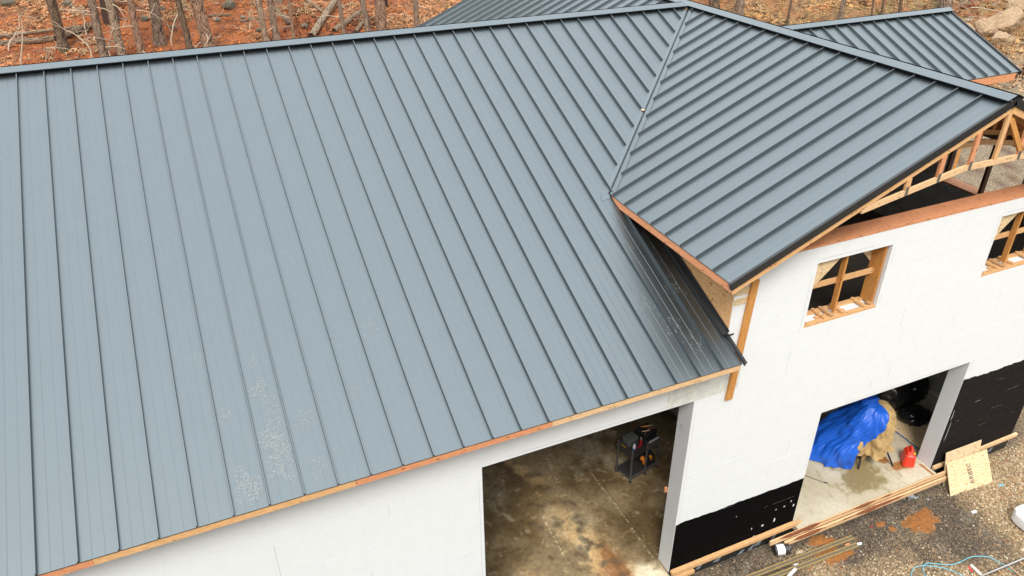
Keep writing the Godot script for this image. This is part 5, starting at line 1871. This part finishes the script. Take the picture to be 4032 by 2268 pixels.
	# fallen logs
	var logs := [
		[Vector3(-7.2, 0, -32.6), Vector3(-2.50, 0, -32.95), 0.165, "bark_log", "long fallen log lying under the mossy pine"],
		[Vector3(-2.45, 0, -32.95), Vector3(-0.55, 0, -33.7), 0.155, "bark_log", "broken fallen log running behind the bare twigs"],
		[Vector3(-6.2, 0, -33.5), Vector3(-1.40, 0, -33.75), 0.075, "bark_pale", "thin grey fallen log behind the long one"],
		[Vector3(8.61, 0, -31.03), Vector3(10.79, 0.25, -34.35), 0.165, "bark_pale", "pale fallen log propped with its charred end downhill"],
		[Vector3(9.80, 0, -31.42), Vector3(11.59, 0, -32.89), 0.155, "bark_log", "hollow brown log crossing behind the thin grey stem"],
		[Vector3(10.77, 0, -31.04), Vector3(11.56, 0, -32.03), 0.095, "bark_log", "short brown log at the foot of the grey brown pine"],
		[Vector3(8.8, 0, -35.4), Vector3(9.80, 0, -33.26), 0.085, "bark_pale", "grey fallen pole higher up the slope"],
		[Vector3(4.24, 0, -34.05), Vector3(5.29, 0, -33.87), 0.075, "bark_log", "short mossy log near the bushy rock"],
		[Vector3(5.60, 0, -33.20), Vector3(6.99, 0, -33.11), 0.070, "bark_log", "thin dark log behind the pale slim pine"],
		[Vector3(7.40, 0, -34.2), Vector3(7.82, 0, -32.33), 0.10, "bark_log", "fallen log pointing downhill with a rotten end"],
		[Vector3(8.0, 0, -33.4), Vector3(9.3, 0, -33.9), 0.05, "bark_log", "slender dark stick crossing the upper slope"],
	]
	for q in logs:
		var a: Vector3 = q[0]
		var b: Vector3 = q[1]
		var la := a.y
		var lb := b.y
		a.y = ground_y(a.x, a.z) + q[2] * 0.6 + la
		b.y = ground_y(b.x, b.z) + q[2] * 0.6 + lb
		var o := thing("fallen_log", a, q[4], "log", "fallen logs on the hillside")
		var rows := []
		var d := (b - a).normalized()
		var s := d.cross(Vector3.UP).normalized()
		var u := s.cross(d)
		var sd := r.randf() * 90.0
		for i in 40:
			var f := i / 39.0
			var c := a.lerp(b, f)
			c.y = lerpf(c.y, maxf(c.y, ground_y(c.x, c.z) + q[2] * 0.4), 0.8)
			var row := PackedVector3Array()
			for j in 17:
				var an := TAU * (j % 16) / 16.0
				var k: float = q[2] * lerpf(1.0, 0.82, f) * (1.0 + 0.22 * nz.get_noise_3d(cos(an) * 70 + sd * 9, sin(an) * 70, f * 260.0))
				row.append(c + (u * cos(an) + s * sin(an)) * k)
			rows.append(row)
		var mb := MB.new()
		mb.grid(rows, Vector2(1, 3))
		part(o, "trunk", mb, M[q[3]])
		for e in [0, 39]:
			var em := MB.new()
			var c := Vector3.ZERO
			for j in 16: c += rows[e][j] / 16.0
			for j in 16:
				if e == 0: em.tri(c + d * 0.06, rows[e][j], rows[e][j + 1])
				else: em.tri(c - d * 0.06, rows[e][j + 1], rows[e][j])
			part(o, "end_face", em, M.rot)
		for k in 2:
			var f := r.randf_range(0.2, 0.9)
			var pts := branch_pts(r, a.lerp(b, f), Vector3(r.randfn(0, 0.5), 1.0, r.randfn(0, 0.5) + 0.3), r.randf_range(0.2, 0.6), 4, 0.1)
			var bm := MB.new()
			bm.tube(pts, taper(5, 0.018, 0.006), 5)
			part(o, "branch", bm, M.twig_pale)
	# bare saplings and dead poles
	var saps := [
		[Vector3(-3.75, 0, -30.6), Vector3(-0.10, 1, -0.05), 2.6, "pale bare sapling bending over the long fallen log"],
		[Vector3(-4.9, 0, -30.4), Vector3(-0.05, 1, 0), 1.6, "pale bare sapling stub low on the slope"],
		[Vector3(-0.95, 0, -30.9), Vector3(-0.45, 1, 0.1), 2.4, "forked bare sapling leaning towards the mossy pine"],
		[Vector3(-0.22, 0, -30.5), Vector3(-0.08, 1, 0), 2.2, "pale twisted sapling against the grey pine"],
		[Vector3(2.30, 0, -31.7), Vector3(-0.30, 1, 0.0), 3.4, "pale dead pole leaning on the thick grey pine"],
		[Vector3(-1.2, 0, -33.0), Vector3(0.1, 1, 0), 1.6, "bare upright twig behind the broken fallen log"],
		[Vector3(-2.9, 0, -31.3), Vector3(0.3, 0.8, 0), 1.4, "thin bare shrub below the mossy pine"],
		[Vector3(-4.3, 0, -32.2), Vector3(0.5, 0.8, 0), 1.7, "thin spreading bare shrub over the long fallen log"],
		[Vector3(7.95, 0, -32.6), Vector3(-0.2, 1, 0.2), 1.8, "bare pale forked sapling behind the thin pine stem"],
		[Vector3(5.9, 0, -32.2), Vector3(0.3, 1, 0.2), 0.9, "small pale bare twig on the open litter"],
	]
	for q in saps:
		var a: Vector3 = q[0]
		a.y = ground_y(a.x, a.z)
		var o := thing("bare_sapling", a, q[3], "sapling", "bare saplings on the hillside")
		var pts := branch_pts(r, a - Vector3(0, 0.1, 0), q[1], q[2], 10, 0.0)
		var mb := MB.new()
		mb.tube(pts, taper(11, 0.042, 0.014), 6)
		part(o, "stem", mb, M.twig_pale)
		for k in 8:
			var i := r.randi_range(2, 9)
			var bm := MB.new()
			var bp := branch_pts(r, pts[i], Vector3(r.randfn(0, 1), r.randf_range(0.0, 0.7), r.randfn(0, 0.5)), r.randf_range(0.35, 1.0), 6, 0.02)
			bm.tube(bp, taper(7, 0.016, 0.007), 4)
			part(o, "branch", bm, M.twig_pale if k % 2 == 0 else M.twig_grey)
	# rocks
	var rocks := [[1.35, -33.94, 0.36, "rock_moss", "small mossy rock by the thick grey pine"], [2.52, -33.18, 0.22, "rock_moss", "little grey rock between slim pines"], [5.34, -34.8, 0.62, "rock_moss", "large lichen covered rock beside a mossy log"], [-1.87, -35.9, 0.5, "rock_moss", "grey mossy rock high behind the mossy pine"], [-4.44, -36.6, 0.6, "rock_moss", "dark mossy rock at the upper slope edge"], [5.79, -33.57, 0.25, "rock", "small pale rock below the lichen covered one"], [8.53, -32.2, 0.32, "rock", "flat grey rock near the charred log end"], [2.25, -35.08, 0.28, "rock_moss", "small mossy rock far up the slope"], [10.80, -33.61, 0.28, "rock", "grey rock between the crossed logs"], [6.30, -32.0, 0.28, "rock_moss", "low mossy rock beside the pale slim pine"], [4.6, -33.4, 0.3, "rock", "grey stone under the lichen covered rock"],
		[38.75, -19.3, 1.15, "rock_tan", "low tan boulder lying beside the porch roof"], [40.04, -19.05, 1.25, "rock_tan", "rounded tan boulder on top of the boulder pile"], [41.1, -18.9, 1.7, "rock_tan", "biggest brown boulder of the pile beyond the porch"], [39.77, -17.9, 1.15, "rock_tan", "flat pale boulder at the front of the boulder pile"], [42.6, -19.5, 1.1, "rock_tan", "brown boulder behind the biggest one"]]
	var si := 0
	for q in rocks:
		var f := FastNoiseLite.new()
		f.seed = 60 + si
		f.frequency = 0.7
		var rows := []
		var p := Vector3(q[0], ground_y(q[0], q[1]), q[1])
		var rr: float = q[2] * 0.5
		var planes := []
		for k in 9: planes.append([Vector3(r.randfn(), r.randfn() * 0.8, r.randfn()).normalized(), r.randf_range(0.72, 0.98)])
		for i in 23:
			var th := PI * i / 22.0
			var row := PackedVector3Array()
			for j in 33:
				var ph := TAU * (j % 32) / 32.0
				var d := Vector3(sin(th) * cos(ph), cos(th), sin(th) * sin(ph))
				var k := 1.15
				for pl in planes:
					var dt: float = d.dot(pl[0])
					if dt > 0.05: k = minf(k, pl[1] / dt)
				k *= 1.0 + 0.10 * f.get_noise_3dv(d * 3.0) + 0.05 * f.get_noise_3dv(d * 9.0)
				row.append(p + Vector3(0, rr * 0.35, 0) + Vector3(d.x, d.y * 0.72, d.z * 0.85) * rr * k)
			rows.append(row)
		var mb := MB.new()
		for i in 22:
			for j in 32: mb.quad(rows[i][j], rows[i][j + 1], rows[i + 1][j + 1], rows[i + 1][j])
		solo("boulder" if q[2] > 1.0 else "rock", mb, M[q[3]], p, q[4], "boulder" if q[2] > 1.0 else "rock", "boulder pile beyond the porch" if q[0] > 30 else "rocks on the hillside")
		si += 1
	# brush heap above the boulders
	var bh := thing("brush_heap", Vector3(40.5, ground_y(40.5, -20.6), -20.6), "heap of bare grey and reddish branches above the boulders", "brush heap")
	for k in 46:
		var a := Vector3(40.2 + r.randfn(0, 1.3), 0, -20.7 + r.randfn(0, 0.6))
		a.y = ground_y(a.x, a.z) + r.randf() * 0.35
		var pts := branch_pts(r, a, Vector3(r.randfn(0, 1), r.randfn(0.1, 0.2), r.randfn(0, 0.6)), r.randf_range(0.8, 2.4), 6, 0.02)
		var bm := MB.new()
		bm.tube(pts, taper(7, r.randf_range(0.02, 0.05), 0.008), 5)
		part(bh, "branch", bm, [M.twig_grey, M.twig_pale, mat("twig_red", lc(0.30, 0.09, 0.05), 0.9)][k % 3])
	# stumps
	for q in [[3.95, -33.9, 0.10, 0.62, "bark_pale", "thin broken mossy stump on the open litter"], [13.0, -33.2, 0.09, 0.5, "rot", "small charred stump near the rear roof edge"], [7.75, -34.6, 0.17, 0.8, "bark_pale", "pale broken snag base behind the thin stem"], [-0.05, -33.9, 0.32, 1.3, "rot", "dark rotten stump behind the pale brown pine"]]:
		var p := Vector3(q[0], ground_y(q[0], q[1]), q[1])
		var rows := []
		for i in 9:
			var f := i / 8.0
			var row := PackedVector3Array()
			for j in 15:
				var an := TAU * (j % 14) / 14.0
				var k: float = q[2] * (1.25 - 0.35 * f) * (1.0 + 0.25 * nz.get_noise_2d(an * 70.0, q[0] * 50.0))
				var y: float = -0.1 + f * (q[3] + 0.1) * (1.0 + 0.3 * nz.get_noise_2d(an * 90.0 + 7, q[1] * 31.0))
				row.append(p + Vector3(cos(an) * k, y, sin(an) * k))
			rows.append(row)
		var mb := MB.new()
		mb.grid(rows)
		solo("stump", mb, M[q[4]], p, q[5], "stump", "stumps on the hillside")

# ------------------------------------------------------------------
func _ready() -> void:
	var cam := Camera3D.new()
	cam.name = "camera"
	cam.position = Vector3(2.5816, 11.7739, 7.407)
	cam.rotation = Vector3(-0.5395, -0.4063, -0.0071)
	cam.fov = 41.898
	cam.near = 0.1
	cam.far = 600.0
	add_child(cam)
	cam.make_current()
	var env := Environment.new()
	env.background_mode = Environment.BG_SKY
	var sky := Sky.new()
	var sm := ProceduralSkyMaterial.new()
	sm.sky_top_color = Color(0.92, 0.952, 0.975)
	sm.sky_horizon_color = Color(0.975, 0.99, 1.0)
	sm.sky_curve = 0.6
	sm.ground_bottom_color = Color(0.20, 0.17, 0.14)
	sm.ground_horizon_color = Color(0.42, 0.37, 0.31)
	sm.sun_angle_max = 1.0
	sky.sky_material = sm
	env.sky = sky
	env.background_energy_multiplier = 1.0
	env.tonemap_mode = Environment.TONE_MAPPER_LINEAR
	env.tonemap_exposure = 2.75
	env.sdfgi_enabled = true
	env.ssao_enabled = true
	env.ssil_enabled = true
	var we := WorldEnvironment.new()
	we.environment = env
	add_child(we)
	var sun := DirectionalLight3D.new()
	sun.name = "overcast_sun"
	sun.light_energy = 0.4
	sun.light_color = Color(1.0, 0.985, 0.96)
	sun.light_angular_distance = 20.0
	sun.shadow_enabled = true
	sun.rotation_degrees = Vector3(-50, -30, 0)
	add_child(sun)

	nz.seed = 42
	nz.frequency = 0.02
	nz.fractal_octaves = 3
	make_materials()
	make_ground()
	make_floors()
	var house := thing("building", Vector3(9.0, 0.0, -7.7), "unfinished white block building with dark standing seam metal roof", "building")
	make_roof(house)
	make_walls(house)
	rng.seed = 12
	window(house, W1)
	window(house, W2)
	truss(house, 0.412, true)
	for z in [-0.28, -0.89, -1.5, -2.1, -2.7]:
		truss(house, z, false)
	make_cart()
	make_garage_things()
	make_yard_things()
	make_trees()
	make_far_wood()
	make_ground_cover()
